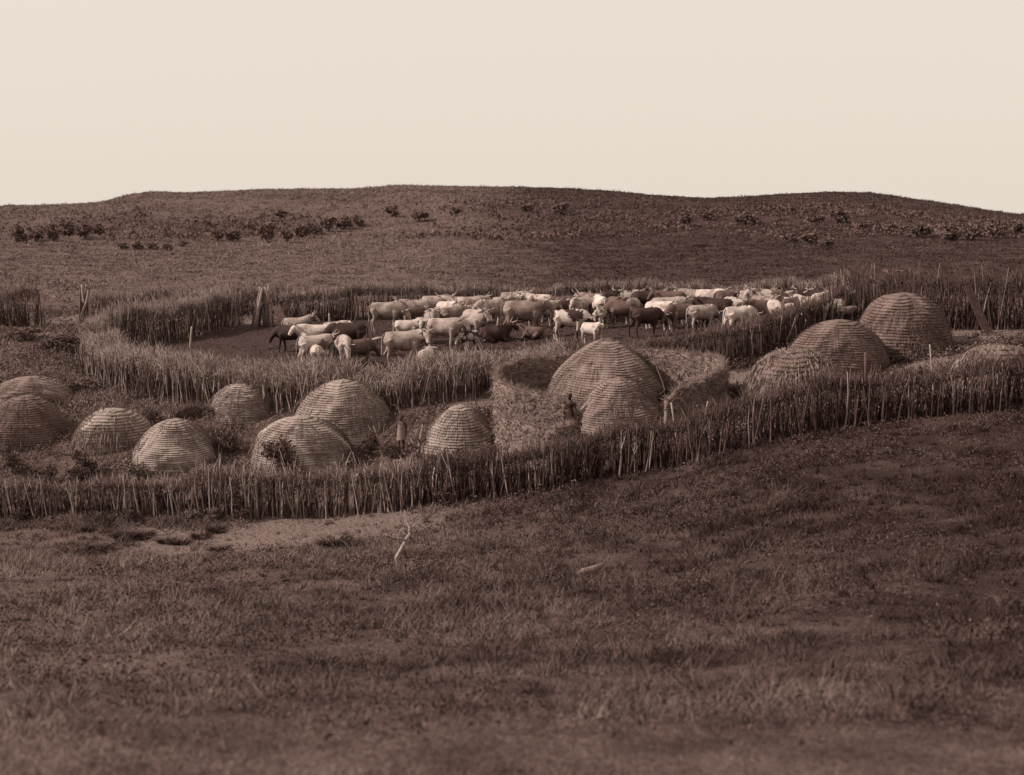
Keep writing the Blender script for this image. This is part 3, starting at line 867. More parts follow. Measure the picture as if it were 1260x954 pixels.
def cow_meshes(pose, hump=0.0):
    """returns body, horns, ears, tail meshes; x forward, feet at z=0, withers about 1.2 m"""
    nb = NB()
    lie = pose == 'lie'
    dz = -0.52 if lie else 0.0
    X = lambda x, y, z: (x, y, z + dz)
    S = [(-0.74, 1.00, .06, .10), (-0.69, 0.98, .17, .20), (-0.52, 0.95, .25, .27), (-0.25, 0.88, .28, .31), (0.02, 0.86, .29, .33), (0.25, 0.87, .26, .34), (0.42, 0.90, .22, .33), (0.56, 0.95, .16, .27), (0.64, 0.98, .09, .17)]
    tube(nb, [X(s[0], 0, s[1]) for s in S], [(s[2], s[3]) for s in S], 16)
    tube(nb, [X(-0.70, 0, 1.12), X(-0.35, 0, 1.145), X(0.1, 0, 1.15), X(0.35, 0, 1.19 + hump)], [.07, .07, .07, .07 + hump], 8)
    if pose == 'low':
        nk = [(.43, 0, .98), (.62, 0, .95), (.78, 0, .86), (.88, 0, .77)]; hd = [(.86, 0, .82), (.95, 0, .70), (1.03, 0, .53), (1.07, 0, .40)]
    elif pose == 'turn':
        nk = [(.45, 0, 1.0), (.66, -.08, 1.08), (.80, -.22, 1.14), (.86, -.34, 1.15)]; hd = [(.86, -.32, 1.18), (.88, -.45, 1.12), (.90, -.60, .98), (.91, -.70, .88)]
    elif lie:
        nk = [(.45, 0, 1.0), (.66, 0, 1.12), (.80, 0, 1.22), (.90, 0, 1.27)]; hd = [(.88, 0, 1.30), (1.0, .05, 1.22), (1.14, .1, 1.09), (1.22, .12, 1.0)]
    else:
        nk = [(.42, 0, .99), (.60, 0, 1.02), (.72, 0, 1.06), (.81, 0, 1.10)]; hd = [(.79, 0, 1.14), (.89, 0, 1.07), (1.01, 0, .92), (1.07, 0, .82)]
    tube(nb, [X(*p) for p in nk], [(.18, .28), (.155, .25), (.13, .20), (.11, .15)], 12)
    tube(nb, [X(*p) for p in hd], [(.105, .12), (.11, .125), (.075, .09), (.07, .07)], 10)
    # dewlap
    d0, d1 = Vector(X(*nk[1])), Vector(X(.5, 0, .72))
    tube(nb, [tuple(d0 + Vector((0, 0, -.16))), tuple((d0 + d1) / 2 + Vector((.06, 0, -.1))), tuple(d1)], [(.03, .06), (.035, .10), (.04, .09)], 8)
    if lie:
        for s in (-1, 1):
            tube(nb, [X(.42, .16 * s, .75), X(.50, .24 * s, .60), X(.72, .22 * s, .57), X(.50, .20 * s, .555)], [.12, .09, .06, .045], 8)
            tube(nb, [X(-.5, .2 * s, .85), X(-.30, .30 * s, .68), X(-.05, .34 * s, .59), X(-.32, .38 * s, .56), X(-.10, .40 * s, .555)], [.18, .13, .075, .05, .045], 8)
    else:
        st = 0.10 if pose != 'stand' else 0.04
        for s in (-1, 1):
            f = st * s
            tube(nb, [(.40, .13 * s, .85), (.42 + f * .3, .15 * s, .62), (.42 + f * .7, .15 * s, .42), (.42 + f * .9, .15 * s, .36), (.42 + f, .15 * s, .16), (.44 + f, .15 * s, .06), (.46 + f, .15 * s, -.0)], [.14, .095, .06, .062, .042, .048, .06], 10)
            tube(nb, [(-.55, .13 * s, .92), (-.50 - f * .3, .16 * s, .68), (-.60 - f * .6, .16 * s, .48), (-.67 - f * .8, .16 * s, .40), (-.65 - f, .16 * s, .18), (-.62 - f, .16 * s, .06), (-.59 - f, .16 * s, 0)], [.19, .135, .07, .06, .043, .048, .06], 10)
        tube(nb, [(-.42, 0, .66), (-.36, 0, .54), (-.32, 0, .50)], [.12, .10, .06], 8)
    body = fuse(nb, 'body', 0.026, 0.35)
    poll = Vector(X(*hd[0])) + Vector((0, 0, .08))
    fwd = (Vector(hd[-1]) - Vector(hd[0])).normalized()
    side = fwd.cross(Vector((0, 0, 1))).normalized()
    up = side.cross(fwd).normalized()
    horns, ears = [], []
    for s in (-1, 1):
        h = NB()
        P = [poll + side * s * .05, poll + side * s * .16 + up * .04, poll + side * s * .24 + up * .15 + fwd * .04, poll + side * s * .21 + up * .29]
        tube(h, [tuple(p) for p in P], [.032, .028, .02, .006], 7)
        horns.append(h.mesh('horn', smooth=True))
        e = NB()
        q0 = poll + side * s * .09 - up * .05
        q1 = q0 + side * s * .14 - up * .03
        q2 = q0 + side * s * .22 - up * .08
        tube(e, [tuple(q0), tuple(q1), tuple(q2)], [(.02, .035), (.025, .055), (.008, .015)], 7)
        ears.append(e.mesh('ear', smooth=True))
    t = NB()
    if lie: tube(t, [X(-.74, 0, 1.06), X(-.82, .02, .95), X(-.84, .06, .72), X(-.80, .12, .57)], [.035, .028, .022, .04], 6)
    else: tube(t, [(-.72, 0, 1.10), (-.80, 0, 1.02), (-.83, .01, .80), (-.82, .02, .55), (-.82, .03, .45), (-.81, .03, .34)], [.035, .03, .022, .02, .042, .012], 6)
    return body, horns, ears, t.mesh('tail', smooth=True)

COW = {p: cow_meshes(p) for p in ('stand', 'walk', 'low', 'turn', 'lie')}
COW['bull'] = cow_meshes('walk', hump=0.09)

def hide(name, stops, scale=1.6, hard=False):
    return mat_noise(name, stops, scale, 6, 0.8, coords='Object', rnd=0.16, bump=.25, bscale=14)
W, G, T_, BR, BK = tone(0.33), tone(0.33), tone(0.22), tone(0.07), tone(0.022)
HIDE = {
 'white': hide('hide_white', [(0.34, tone(0.15)), (0.46, tone(.30)), (0.66, tone(.40))], 3.2),
 'grey':  hide('hide_grey', [(0.35, tone(0.10)), (0.48, tone(.20)), (0.68, tone(0.28))], 3.2),
 'tan':   hide('hide_tan', [(0.35, tone(0.08)), (0.66, tone(0.19))], 3.2),
 'brown': hide('hide_brown', [(0.3, tone(0.045)), (0.65, tone(0.085))], 2.5),
 'black': hide('hide_black', [(0.3, tone(0.014)), (0.65, tone(0.028))], 2.5),
 'pied':  hide('hide_pied', [(0.47, W), (0.50, BK)], 1.5),
 'patch': hide('hide_patched', [(0.44, BR), (0.48, tone(0.27))], 1.7),
 'speck': hide('hide_speckled', [(0.38, tone(0.10)), (0.46, tone(0.25))], 4.0),
}
HORN = mat_noise('horn', [(0.3, tone(0.16)), (0.7, tone(0.32))], 9, 3, 0.5, coords='Object')

def cow(px, back, scale, head, pose, coat, label, horn=True, earcoat=None, group='cattle in the pen'):
    p = at(px, back, (1.22 if pose != 'lie' else 0.68) * scale)
    body, horns, ears, tail = COW[pose]
    rz = R(head)
    root = empty('cow', (p.x, p.y, p.z), label, 'cow', group, rz)
    root.scale = (scale * .94, scale * 1.2, scale * 1.03)
    M = HIDE[coat]
    def part(nm, me, m):
        o = bpy.data.objects.new(nm, me); COL.objects.link(o)
        if not me.materials: me.materials.append(m)
        o.material_slots[0].link = 'OBJECT'; o.material_slots[0].material = m
        o.parent = root
        return o
    part('body', body, M)
    for e in ears: part('ear', e, M)
    if horn:
        for h in horns: part('horn', h, HORN)
    part('tail', tail, M)
    return root

# px, back y, scale, heading (0 = right, 90 = away, 180 = left, 270 = towards us), pose, coat, label, horns
HERD = [
 (357,402,.85,175,'low','black','dark cow facing left with its head down, leftmost in the pen',False),
 (387,401,1.0,188,'stand','white','white-backed cow facing left behind the tan-flanked one, left group',True),
 (427,399,1.05,180,'low','black','big black cow facing left with lowered head, left group',True),
 (388,414,.95,20,'stand','patch','white and brown cow facing right in front of the white-backed one',True),
 (389,425,.72,95,'stand','white','white calf seen from behind, nearest the fence in the left group',False),
 (424,414,.95,285,'low','patch','pale-faced patched cow facing us in front of the black cow',True),
 (441,419,.85,15,'low','brown','brown cow grazing behind the dry stakes, right end of the left group',False),
 (365,392,.85,0,'lie','grey','pale cow lying by the far gate poles',True),
 (413,397,.8,10,'stand','white','white cow almost hidden behind the big black cow',False),
 (476,373,1.05,-8,'low','grey','lone pale grey cow facing right at the left end of the main herd',True),
 (509,370,1.0,185,'stand','grey','grey cow facing left with curled horns behind the lone grey cow',True),
 (537,365,1.0,5,'stand','grey','grey cow against the far wall, second from left along it',True),
 (532,381,.95,275,'stand','speck','speckled cow facing us with raised horns amid the herd',True),
 (557,379,.95,10,'stand','tan','tan cow with dark flank behind the horned light cow',True),
 (502,395,.8,15,'turn','white','white calf with turned head behind the foremost grey cow',False),
 (521,392,.85,300,'low','grey','light young cow bending its head, between two pale cows',False),
 (497,409,1.08,3,'turn','grey','foremost big grey cow with its head turned, by the near fence',True),
 (547,393,1.05,-18,'walk','grey','light cow walking right with horns forward, centre of the herd',True),
 (525,430,.80,80,'stand','white','white calf seen from behind pressed against the near fence',False),
 (585,382,1.05,-55,'stand','grey','light cow turned three quarters to us left of the big bull',True),
 (577,408,.62,190,'low','pied','small black and white calf low behind the near fence sticks',False),
 (580,366,1.0,8,'stand','grey','pale cow in the back row left of the bull',True),
 (603,370,1.0,190,'low','grey','grey cow standing close behind the rump of the bull',True),
 (633,360,1.0,2,'stand','grey','pale cow along the far wall just above the bull',True),
 (660,363,1.0,175,'stand','white','white cow along the far wall with dark neighbour, above the bull\'s head',True),
 (645,371,1.22,-4,'bull','tan','huge tan bull facing right in the middle of the herd',True),
 (608,403,.9,10,'lie','black','dark cow lying in front of the bull',True),
 (690,366,.95,0,'stand','brown','brown cow right of the bull\'s head with pale back',True),
 (711,367,.95,270,'stand','speck','long-horned speckled cow facing us right of the brown cow',True),
 (702,382,1.02,-12,'low','pied','white cow with dark spots right of the bull, facing right',True),
 (729,398,.72,-30,'turn','white','white calf just above the crown of the largest hut',False),
 (739,365,.95,100,'stand','white','white cow seen from behind beside the dark gap',True),
 (752,360,1.0,60,'stand','black','black cow facing away at the back, right of the white rump',True),
 (772,358,1.0,12,'walk','patch','patched cow with long horns facing right in the back row',True),
 (778,368,.92,265,'low','grey','pale cow facing us with head down in front of the patched cow',True),
 (797,359,1.0,10,'stand','black','black cow in the dark knot of cattle right of the patched cow',True),
 (795,380,.95,0,'low','black','black cow low behind the fence tops, right of the pale head-down cow',True),
 (824,359,1.0,170,'stand','brown','brown cow in the back row behind the long light backs',True),
 (823,367,1.05,5,'stand','speck','speckled light cow in the middle row, right half of the herd',True),
 (838,375,.95,195,'low','brown','brown cow with head down at the fence, right half of the herd',True),
 (874,357,1.0,0,'stand','white','white cow at the back with brown neighbour on its right',True),
 (898,358,1.0,8,'stand','brown','brown cow directly right of the white back-row cow',True),
 (880,368,1.05,180,'stand','black','black cow with long level back before the white back-row cow',True),
 (916,360,.95,250,'stand','black','black cow facing us among the right-hand cattle',True),
 (910,378,.92,0,'low','white','white cow showing only its back above the right-hand fence',True),
 (944,357,1.0,190,'stand','patch','white-rumped patched cow near the right end of the herd',True),
 (968,361,.95,0,'stand','black','black cow with a pale edge near the right end',True),
 (964,373,.75,120,'stand','white','white calf between fence tops near the right end',False),
 (988,365,.85,95,'stand','patch','patched cow seen from behind at the right end',True),
 (1011,361,.9,60,'stand','white','white cow second from the right end of the pen',True),
 (1029,363,.85,5,'stand','white','rightmost white cow, back just above the fence',True),
 (853,357,1.0,175,'stand','grey','pale cow between the brown back-row cow and the white one right of it',True),
 (864,376,.9,10,'low','speck','speckled cow with lowered head just over the right-hand fence sticks',True),
 (929,358,1.0,15,'stand','grey','grey cow beside the black one facing us, right-hand back row',True),
 (934,370,.9,185,'stand','brown','brown cow in front of the grey right-hand back-row cow',True),
 (950,370,.85,280,'low','white','white cow facing us over the right-hand fence',True),
 (980,358,.9,5,'stand','grey','grey cow at the far wall near the right end of the pen',True),
 (997,370,.8,200,'low','speck','speckled young cow close to the fence at the right end',False),
 (1000,358,.9,180,'stand','black','black cow at the far wall, third from the right end',True),
 (1020,368,.8,170,'low','white','white young cow low at the fence, right end of the pen',False),
 (764,372,.9,200,'low','brown','brown cow behind the dark gap, left of the pale head-down cow',True),
 (668,372,.9,20,'stand','speck','speckled cow partly hidden by the head of the bull',True),
 (728,362,.95,175,'stand','tan','tan cow in the back row left of the white rump',True),
 (812,372,.95,-15,'stand','white','white cow with level back in the middle row, right half of the herd',True),
 (851,368,.9,30,'stand','tan','tan cow turned away behind the brown one at the fence, right half of the herd',True),
 (892,373,.9,-20,'walk','grey','grey cow walking right just over the dark right-hand fence',True),
 (906,367,.9,160,'low','patch','patched cow bending down under the brown back-row cow',True),
 (922,372,.85,20,'stand','black','black cow behind the white back showing above the right-hand fence',True),
 (942,365,.9,-30,'turn','tan','tan cow turning its head beside the white-rumped patched cow',True),
 (958,366,.85,150,'stand','white','white cow between the patched rump and the black pale-edged cow',True),
 (975,367,.85,30,'low','brown','brown cow with head down near the right end of the pen',True),
 (1010,368,.8,-10,'stand','grey','grey young cow over the fence tips, right end of the pen',False),
 (758,366,.95,-60,'stand','brown','brown cow facing us between the white rump and the patched cow',True),
 (681,366,.95,165,'low','grey','grey cow with lowered head just behind the muzzle of the bull',True),
 (622,366,.95,10,'stand','patch','patched cow showing its back behind the bull',True),
 (655,403,.7,160,'lie','brown','brown calf lying in front of the chest of the bull',False),
 (551,372,.9,-20,'stand','white','white cow behind the tan dark-flanked cow',True),
 (741,380,.7,30,'stand','patch','patched calf in the dark gap right of the spotted cow',False),
 (560,366,.95,185,'stand','speck','speckled cow along the far wall, left of the pale back-row cow',True),
]
_hr = random.Random(5)
for c in HERD:
    px_, bk_, sc_, hd_, po_, co_, lb_, hn_ = c
    if 690 < px_ or 'behind' in lb_ or 'back row' in lb_: hd_ += _hr.uniform(-26, 26)
    cow(px_, bk_, sc_ * (.98 if 'bull facing' not in lb_ else 1.0), hd_, po_, co_, lb_, horn=hn_)
cow(1042,378,.5,20,'stand','tan','small pale calf outside the pen above the dark domed hut',horn=False,group='calf outside the pen')

# ------------------------------------------------------------------ people
def person(px, foot, height, skin_v, cloth_v, label, rz, arm='down', robe=True):
    p = at(px, foot)
    k = height / 1.65
    nb = NB()
    # x forward, y left
    tube(nb, [(0, 0, .86), (0, 0, .98), (.0, 0, 1.12), (.01, 0, 1.28), (0, 0, 1.37), (0, 0, 1.42)], [(.15, .11), (.155, .115), (.13, .10), (.165, .115), (.15, .09), (.06, .055)], 14)
    tube(nb, [(0, 0, 1.38), (.01, 0, 1.46), (.015, 0, 1.50)], [.055, .05, .05], 10)
    tube(nb, [(.01, 0, 1.43), (.02, 0, 1.47), (.025, 0, 1.54), (.015, 0, 1.61), (.0, 0, 1.65)], [(.035, .05), (.062, .075), (.075, .092), (.068, .085), (.02, .03)], 12)
    tube(nb, [(.10, 0, 1.545), (.125, 0, 1.515), (.10, 0, 1.50)], [.012, .017, .012], 6)          # nose
    for s in (-1, 1):
        tube(nb, [(.01, .072 * s, 1.56), (.005, .086 * s, 1.54), (.01, .074 * s, 1.51)], [.012, .018, .010], 6)  # ears
        tube(nb, [(0, .08 * s, .90), (.02, .09 * s, .68), (.015, .095 * s, .48), (-.01, .095 * s, .32), (0, .095 * s, .08)], [.095, .078, .055, .056, .036], 10)
        tube(nb, [(-.06, .095 * s, .04), (.03, .10 * s, .045), (.12, .11 * s, .025), (.17, .11 * s, .02)], [(.035, .035), (.038, .04), (.042, .025), (.03, .014)], 8)
    hands = []
    for s in (-1, 1):
        if arm == 'hip' and s < 0:
            sh, el, wr = Vector((0, .17 * s, 1.34)), Vector((-.02, .36 * s, 1.12)), Vector((.06, .20 * s, .98))
        elif arm == 'fold':
            sh, el, wr = Vector((0, .17 * s, 1.34)), Vector((.02, .25 * s, 1.08)), Vector((.20, .12 * s, 1.10))
        else:
            sh, el, wr = Vector((0, .17 * s, 1.34)), Vector((-.02, .23 * s, 1.08)), Vector((.05, .25 * s, .86))
        tube(nb, [tuple(sh), tuple((sh + el) / 2), tuple(el), tuple((el + wr) / 2), tuple(wr)], [.058, .046, .038, .034, .024], 9)
        d = (wr - el).normalized(); across = Vector((1, 0, 0)) - d * d.x; across.normalize(); nrm_ = d.cross(across)
        tube(nb, [tuple(wr), tuple(wr + d * .05), tuple(wr + d * .09)], [(.024, .02), (.036, .018), (.036, .014)], 8)
        hands.append((wr, d, across, nrm_, s))
    body = fuse(nb, 'body', 0.014, 0.6, 3)
    # fingers are welded on after fusing so that they stay apart
    fb = NB()
    for wr, d, ac, nm, s in hands:
        for i, (o, ln) in enumerate(((-.027, .062), (-.009, .075), (.009, .07), (.027, .055))):
            q = wr + d * .085 + ac * o
            c = nm * (.018 * -s)
            tube(fb, [tuple(q), tuple(q + d * ln * .5 + c * .4), tuple(q + d * ln + c)], [.009, .0085, .006], 6)
        q = wr + d * .03 + ac * .03
        tube(fb, [tuple(q), tuple(q + d * .03 + ac * .025), tuple(q + d * .06 + ac * .028)], [.011, .010, .007], 6)
    fm = fb.mesh('f', smooth=True)
    bm = bmesh.new(); bm.from_mesh(body); bm.from_mesh(fm); bm.to_mesh(body); bm.free(); bpy.data.meshes.remove(fm)
    sk = mat_noise('skin', [(0.3, tone(skin_v * .8)), (0.7, tone(skin_v))], 8, 2, 0.55, coords='Object')
    cl = mat_noise('blanket_cloth', [(0.3, tone(cloth_v * .75)), (0.7, tone(cloth_v))], 9, 4, 0.9, coords='Object', bump=.3)
    hr = mat_noise('hair', [(0.3, tone(.010)), (0.7, tone(.02))], 60, 2, 0.9, coords='Object')
    root = empty('person', (p.x, p.y, p.z), label, 'person', None, R(rz))
    root.scale = (k, k, k)
    b = link('body', body, sk, root)
    h = NB()
    tube(h, [(-.005, 0, 1.535), (-.005, 0, 1.59), (-.005, 0, 1.635), (0, 0, 1.665)], [(.076, .085), (.08, .095), (.065, .08), (.015, .02)], 14)
    hm = h.mesh('hair', smooth=True)
    for v in hm.vertices:
        if v.co.x > .035 and v.co.z < 1.6: v.co.x = .035
    link('hair', hm, hr, root)
    for s in (-1, 1):
        e = NB(); tube(e, [(.088, .028 * s, 1.555), (.098, .028 * s, 1.555)], [.011, .006], 6); link('eye', e.mesh('eye'), hr, root)
    c = NB()
    if robe:
        n = 28
        prof_ = [(.58, .23, .18), (.70, .215, .165), (.82, .19, .15), (.95, .175, .135), (1.1, .15, .12), (1.22, .165, .13), (1.30, .16, .115), (1.36, .13, .10)]
    else:
        n = 28
        prof_ = [(.55, .185, .14), (.68, .18, .14), (.80, .175, .135), (.93, .17, .128), (.97, .165, .125)]
    V = []
    for z, a, bb in prof_:
        for i in range(n):
            t = 2 * math.pi * i / n
            f = 1 + .05 * math.sin(t * 7 + z * 3) * (1.3 - z * .6)
            V.append((math.cos(t) * bb * f, math.sin(t) * a * f, z + .02 * math.sin(t * 3)))
    q = [(r_ * n + i, r_ * n + (i + 1) % n, (r_ + 1) * n + (i + 1) % n, (r_ + 1) * n + i) for r_ in range(len(prof_) - 1) for i in range(n)]
    c.add(np.array(V), q)
    link('blanket' if robe else 'loincloth', c.mesh('cloth', smooth=True), cl, root)
    return root

person(494, 558, 1.2, .04, .17, 'child in a pale wrap standing between the broad hut and the yard bushes', -100, 'down', True)
person(701, 540, 1.42, .028, .035, 'dark bare-chested figure standing at the opening between the two pointed huts', -120, 'hip', False)
person(711, 550, 0.95, .03, .10, 'small child standing beside the dark figure by the front pointed hut', -60, 'fold', True)

# ------------------------------------------------------------------ shrubs and bushes
def leaves(nb, n, center, rad, size, gaps=0.45, up=0.0, seed=0):
    r_ = np.random.default_rng(seed)
    k = max(5, int(6 + 5 * max(rad)))
    cl = nrm(r_.normal(size=(k, 3))) * r_.uniform(0.35, 0.85, (k, 1))
    i = r_.integers(0, k, n)
    P = cl[i] + r_.normal(0, 0.22, (n, 3)) * r_.uniform(0.5, 1.2, (n, 1))
    P[:, 2] = np.where(P[:, 2] < -0.8, -0.8 + r_.uniform(0, .3, n), P[:, 2])
    P = P * np.asarray(rad) + np.asarray(center)
    d = r_.normal(size=(n, 3)); d[:, 2] += up
    u = nrm(d); w = nrm(np.cross(u, r_.normal(size=(n, 3))))
    s = size * r_.uniform(0.6, 1.4, n)[:, None]
    V = np.stack([P - u * s, P + w * s * .45, P + u * s, P - w * s * .45], 1)
    nb.add(V.reshape(-1, 3), np.arange(n * 4).reshape(n, 4))

def twigs(nb, base, n, h, spread, r, seed):
    r_ = random.Random(seed)
    tips = []
    for k in range(n):
        a = r_.uniform(0, 6.28); l = h * r_.uniform(.6, 1.05); s = spread * r_.uniform(.3, 1)
        p0 = Vector(base); p1 = p0 + Vector((math.cos(a) * s * .35, math.sin(a) * s * .35, l * .5)); p2 = p0 + Vector((math.cos(a + .4) * s, math.sin(a + .4) * s, l))
        tube(nb, [tuple(p0), tuple(p1), tuple(p2)], [r, r * .65, r * .25], 5)
        for j in range(2):
            q = p1.lerp(p2, r_.uniform(.1, .7)); b = r_.uniform(0, 6.28)
            e = q + Vector((math.cos(b) * s * .4, math.sin(b) * s * .4, l * r_.uniform(.15, .35)))
            tube(nb, [tuple(q), tuple(q.lerp(e, .5) + Vector((0, 0, .03))), tuple(e)], [r * .5, r * .35, r * .15], 4)
            tips.append(e)
        tips.append(p2)
    return tips

BUSH_ME = {}
def bush_mesh(kind, seed):
    key = (kind, seed)
    if key not in BUSH_ME:
        t = NB(); twigs(t, (0, 0, -.05), 7, .8, .45, .022, seed)
        f = NB()
        n, size, m = {'dark': (1400, .05, LEAF), 'pale': (1100, .05, LEAF_PALE), 'far': (700, .11, LEAF_FAR)}[kind]
        leaves(f, n, (0, 0, .52), (.58, .58, .50), size, seed=seed)
        tm, fm = t.mesh('trunk', smooth=True), f.mesh('crown')
        tm.materials.append(BARK); fm.materials.append(m)
        BUSH_ME[key] = (tm, fm)
    return BUSH_ME[key]

def bush(px, base, w, h, kind, label, group=None, cat='bush', name='bush', seed=None):
    p = at(px, base)
    s = p.y / F
    tm, fm = bush_mesh(kind, random.randrange(5) if seed is None else seed)
    root = empty(name, (p.x, p.y, p.z - .05), label, cat, group, random.uniform(0, 6.3))
    root.scale = (w * s / 1.3, w * s / 1.3, h * s / 1.0)
    link('trunk', tm, None, root); link('crown', fm, None, root)
    return root

# hillside
ORD = ['leftmost'] + [w + ' from left,' for w in 'second third fourth fifth sixth seventh eighth ninth tenth eleventh twelfth thirteenth fourteenth'.split()]
HB = [
 ('dark round bush in the cluster on the hill at the left edge', 'bushes at the left of the hill', [(24,300,24,20),(44,298,26,18),(66,297,22,20),(84,291,26,16),(104,295,24,18),(122,290,20,13)]),
 ('low bush in the thin row along the left foot of the hill', 'bush row at the foot of the hill', [(152,307,16,9),(170,308,18,10),(188,308,16,10),(206,309,15,9),(225,304,12,8)]),
 ('dark bush in the thicket left of centre on the hillside', 'thicket on the hillside', [(268,297,22,13),(288,298,22,16),(330,299,26,26),(352,299,20,16),(372,294,26,22),(388,289,22,18),(404,286,26,18),(424,283,24,16),(440,279,20,14)]),
 ('lone dark bush high on the hill below the skyline', 'lone bushes high on the hill', [(346,268,22,9),(484,268,26,16),(516,272,24,16),(560,266,16,10),(690,264,26,14),(650,262,20,10),(845,279,28,18),(918,277,26,17),(870,272,18,10)]),
 ('dark bush in the belt on the right of the hillside', 'bush belt on the right of the hill', [(975,299,26,12),(998,300,28,13),(1018,302,26,12),(1032,275,28,16),(1002,275,26,13),(1062,283,26,14),(1096,288,28,14),(1135,292,30,18),(1170,296,30,18),(1196,296,30,22),(1224,294,30,24),(1250,292,26,20)]),
]
for lab, grp, lst in HB:
    for k, (x, y, w, h) in enumerate(sorted(lst)):
        bush(x, y, w, h, 'far', ORD[k] + ' ' + lab, grp)

# yard and fence shrubs
bush(350, 592, 58, 60, 'dark', 'leafy dark bush growing in front of a hut above the front fence', seed=1)
bush(205, 634, 44, 36, 'pale', 'pale-leaved bush spilling over the front fence near its left middle', seed=2)
bush(240, 640, 40, 26, 'pale', 'low pale bush against the fence foot, right of the spilling pale bush', seed=3)
bush(298, 640, 36, 34, 'dark', 'dark bush at the fence foot where the tall stakes begin', seed=0)
bush(100, 592, 56, 36, 'dark', 'dark bush mass behind the fence near the left edge', seed=4)
bush(60, 600, 46, 30, 'dark', 'dark bush behind the fence at the far left', seed=2)
bush(560, 577, 52, 36, 'dark', 'dark bush before the small centre hut', seed=3)
bush(598, 574, 38, 34, 'pale', 'pale bush right of the small centre hut', seed=1)
bush(455, 560, 34, 30, 'dark', 'round bush under the right side of the broad hut', seed=0)
bush(482, 566, 30, 22, 'dark', 'dark low bush at the feet of the child in the pale wrap', seed=1)
bush(280, 556, 46, 26, 'dark', 'dark brushy clump between the smooth grey hut and the bush-fronted hut', seed=4)
bush(700, 556, 34, 18, 'pale', 'pale brush at the feet of the dark standing figure', seed=2)
bush(190, 522, 24, 20, 'dark', 'dark bush between two small huts on the left', seed=1)
bush(718, 552, 30, 20, 'dark', 'small bush at the foot of the front pointed hut', seed=4)
bush(545, 622, 40, 22, 'dark', 'low bush at the fence foot below the small centre hut', seed=2)
bush(180, 566, 40, 18, 'pale', 'dry pale clump between the two leftmost whole huts', seed=2)
bush(75, 436, 70, 26, 'dark', 'low dark bush on the grass bank beside the left end of the pen', seed=1)
bush(30, 418, 50, 20, 'dark', 'dark bush on the bank below the short fence end', seed=3)
bush(105, 480, 60, 18, 'pale', 'pale rough bush in the grass above the leftmost whole hut', seed=0)
for x_, y_, w_, h_, k_, l_ in [(30,640,40,24,'dark','dark weedy bush at the fence foot by the left edge'),(75,642,44,18,'pale','pale weedy bush at the fence foot, second from the left edge'),(125,641,40,20,'dark','dark weedy bush at the fence foot, third from the left edge'),
    (165,640,36,24,'dark','dark weedy bush at the fence foot just left of the spilling pale bush'),(268,640,34,22,'pale','pale weedy bush at the fence foot, between the low pale bush and the dark one'),
    (160,592,60,22,'pale','pale brush behind the fence below the small low pale hut'),(250,590,50,20,'pale','pale brush behind the fence below the smooth grey hut'),(20,585,40,30,'dark','dark bush below the hut cut by the left edge'),
    (640,588,44,22,'pale','pale brush behind the fence below the outer curved screen'),(490,590,50,24,'dark','dark mound of brush behind the fence, below the child'),(520,590,44,26,'pale','pale mound of brush behind the fence, right of the dark mound')]:
    bush(x_, y_, w_, h_, k_, l_)
bush(1100, 345, 60, 14, 'far', 'dark brush clump beyond the tall right fence', seed=0)

TUSS = mat_noise('tussock_blade', [(0.3, tone(0.014)), (0.7, tone(0.04))], 3, 3)
def tussock(px, base, w, h, label, group, mat=TUSS):
    w *= 1.15; h *= 1.35
    p = at(px, base); s = p.y / F
    r_ = np.random.default_rng(int(px * 7 + base))
    n = 220
    a = r_.uniform(0, 6.28, n); rr = np.sqrt(r_.uniform(0, 1, n)) * w * s * .35
    X, Y = p.x + np.cos(a) * rr, p.y + np.sin(a) * rr
    P = np.column_stack([X, Y, terrain(X, Y) - .03]) - np.array(p)
    nb = NB()
    strands(nb, P, np.stack([np.cos(a) * .6, np.sin(a) * .6, np.ones(n)], -1) + r_.normal(0, .25, (n, 3)), h * s * r_.uniform(.6, 1.2, n), .012 * p.y / 30, np.stack([np.cos(a) * .4, np.sin(a) * .4, -.35 * np.ones(n)], -1), seg=2, sides=2)
    o = link('grass_tussock', nb.mesh('grass_tussock'), mat, None, p)
    tag(o, label, 'tussock', group)
for k, (x, y, w, h) in enumerate(sorted([(155,664,30,14),(175,662,22,12),(205,668,18,10),(222,670,22,11),(248,662,24,9),(268,655,18,9),(270,678,20,10),(95,684,36,18),(125,680,24,14),(130,698,30,16),(60,690,26,14),(282,694,34,16),(215,700,26,12),(110,652,18,9)])):
    tussock(x, y, w, h, ORD[k] + ' dark tussock on the pale trodden slope left of the fence gap', 'dark tussocks on the slope')
tussock(412, 672, 30, 18, 'dark spiky tussock below the fence gap', None)
tussock(430, 672, 22, 14, 'smaller dark tussock right of the spiky one below the fence gap', None)
tussock(508, 685, 24, 14, 'dark tussock right of the forked dead branch', None)

# ------------------------------------------------------------------ dead wood, posts, planks
def wood(name, paths, label, cat, mat=DEADWOOD, anchor=None):
    """paths: lists of (px, py, extra distance, radius) in one upright plane through the anchor"""
    a = at(*anchor)
    root = empty(name, (a.x, a.y, a.z), label, cat)
    for k, (nm, path) in enumerate(paths):
        nb = NB()
        pts = [pt(x, y, a.y + dd) - np.array(a) for x, y, dd, r in path]
        tube(nb, pts, [r for *_, r in path], 6)
        link(nm, nb.mesh(nm, smooth=True), mat, root)
    return root

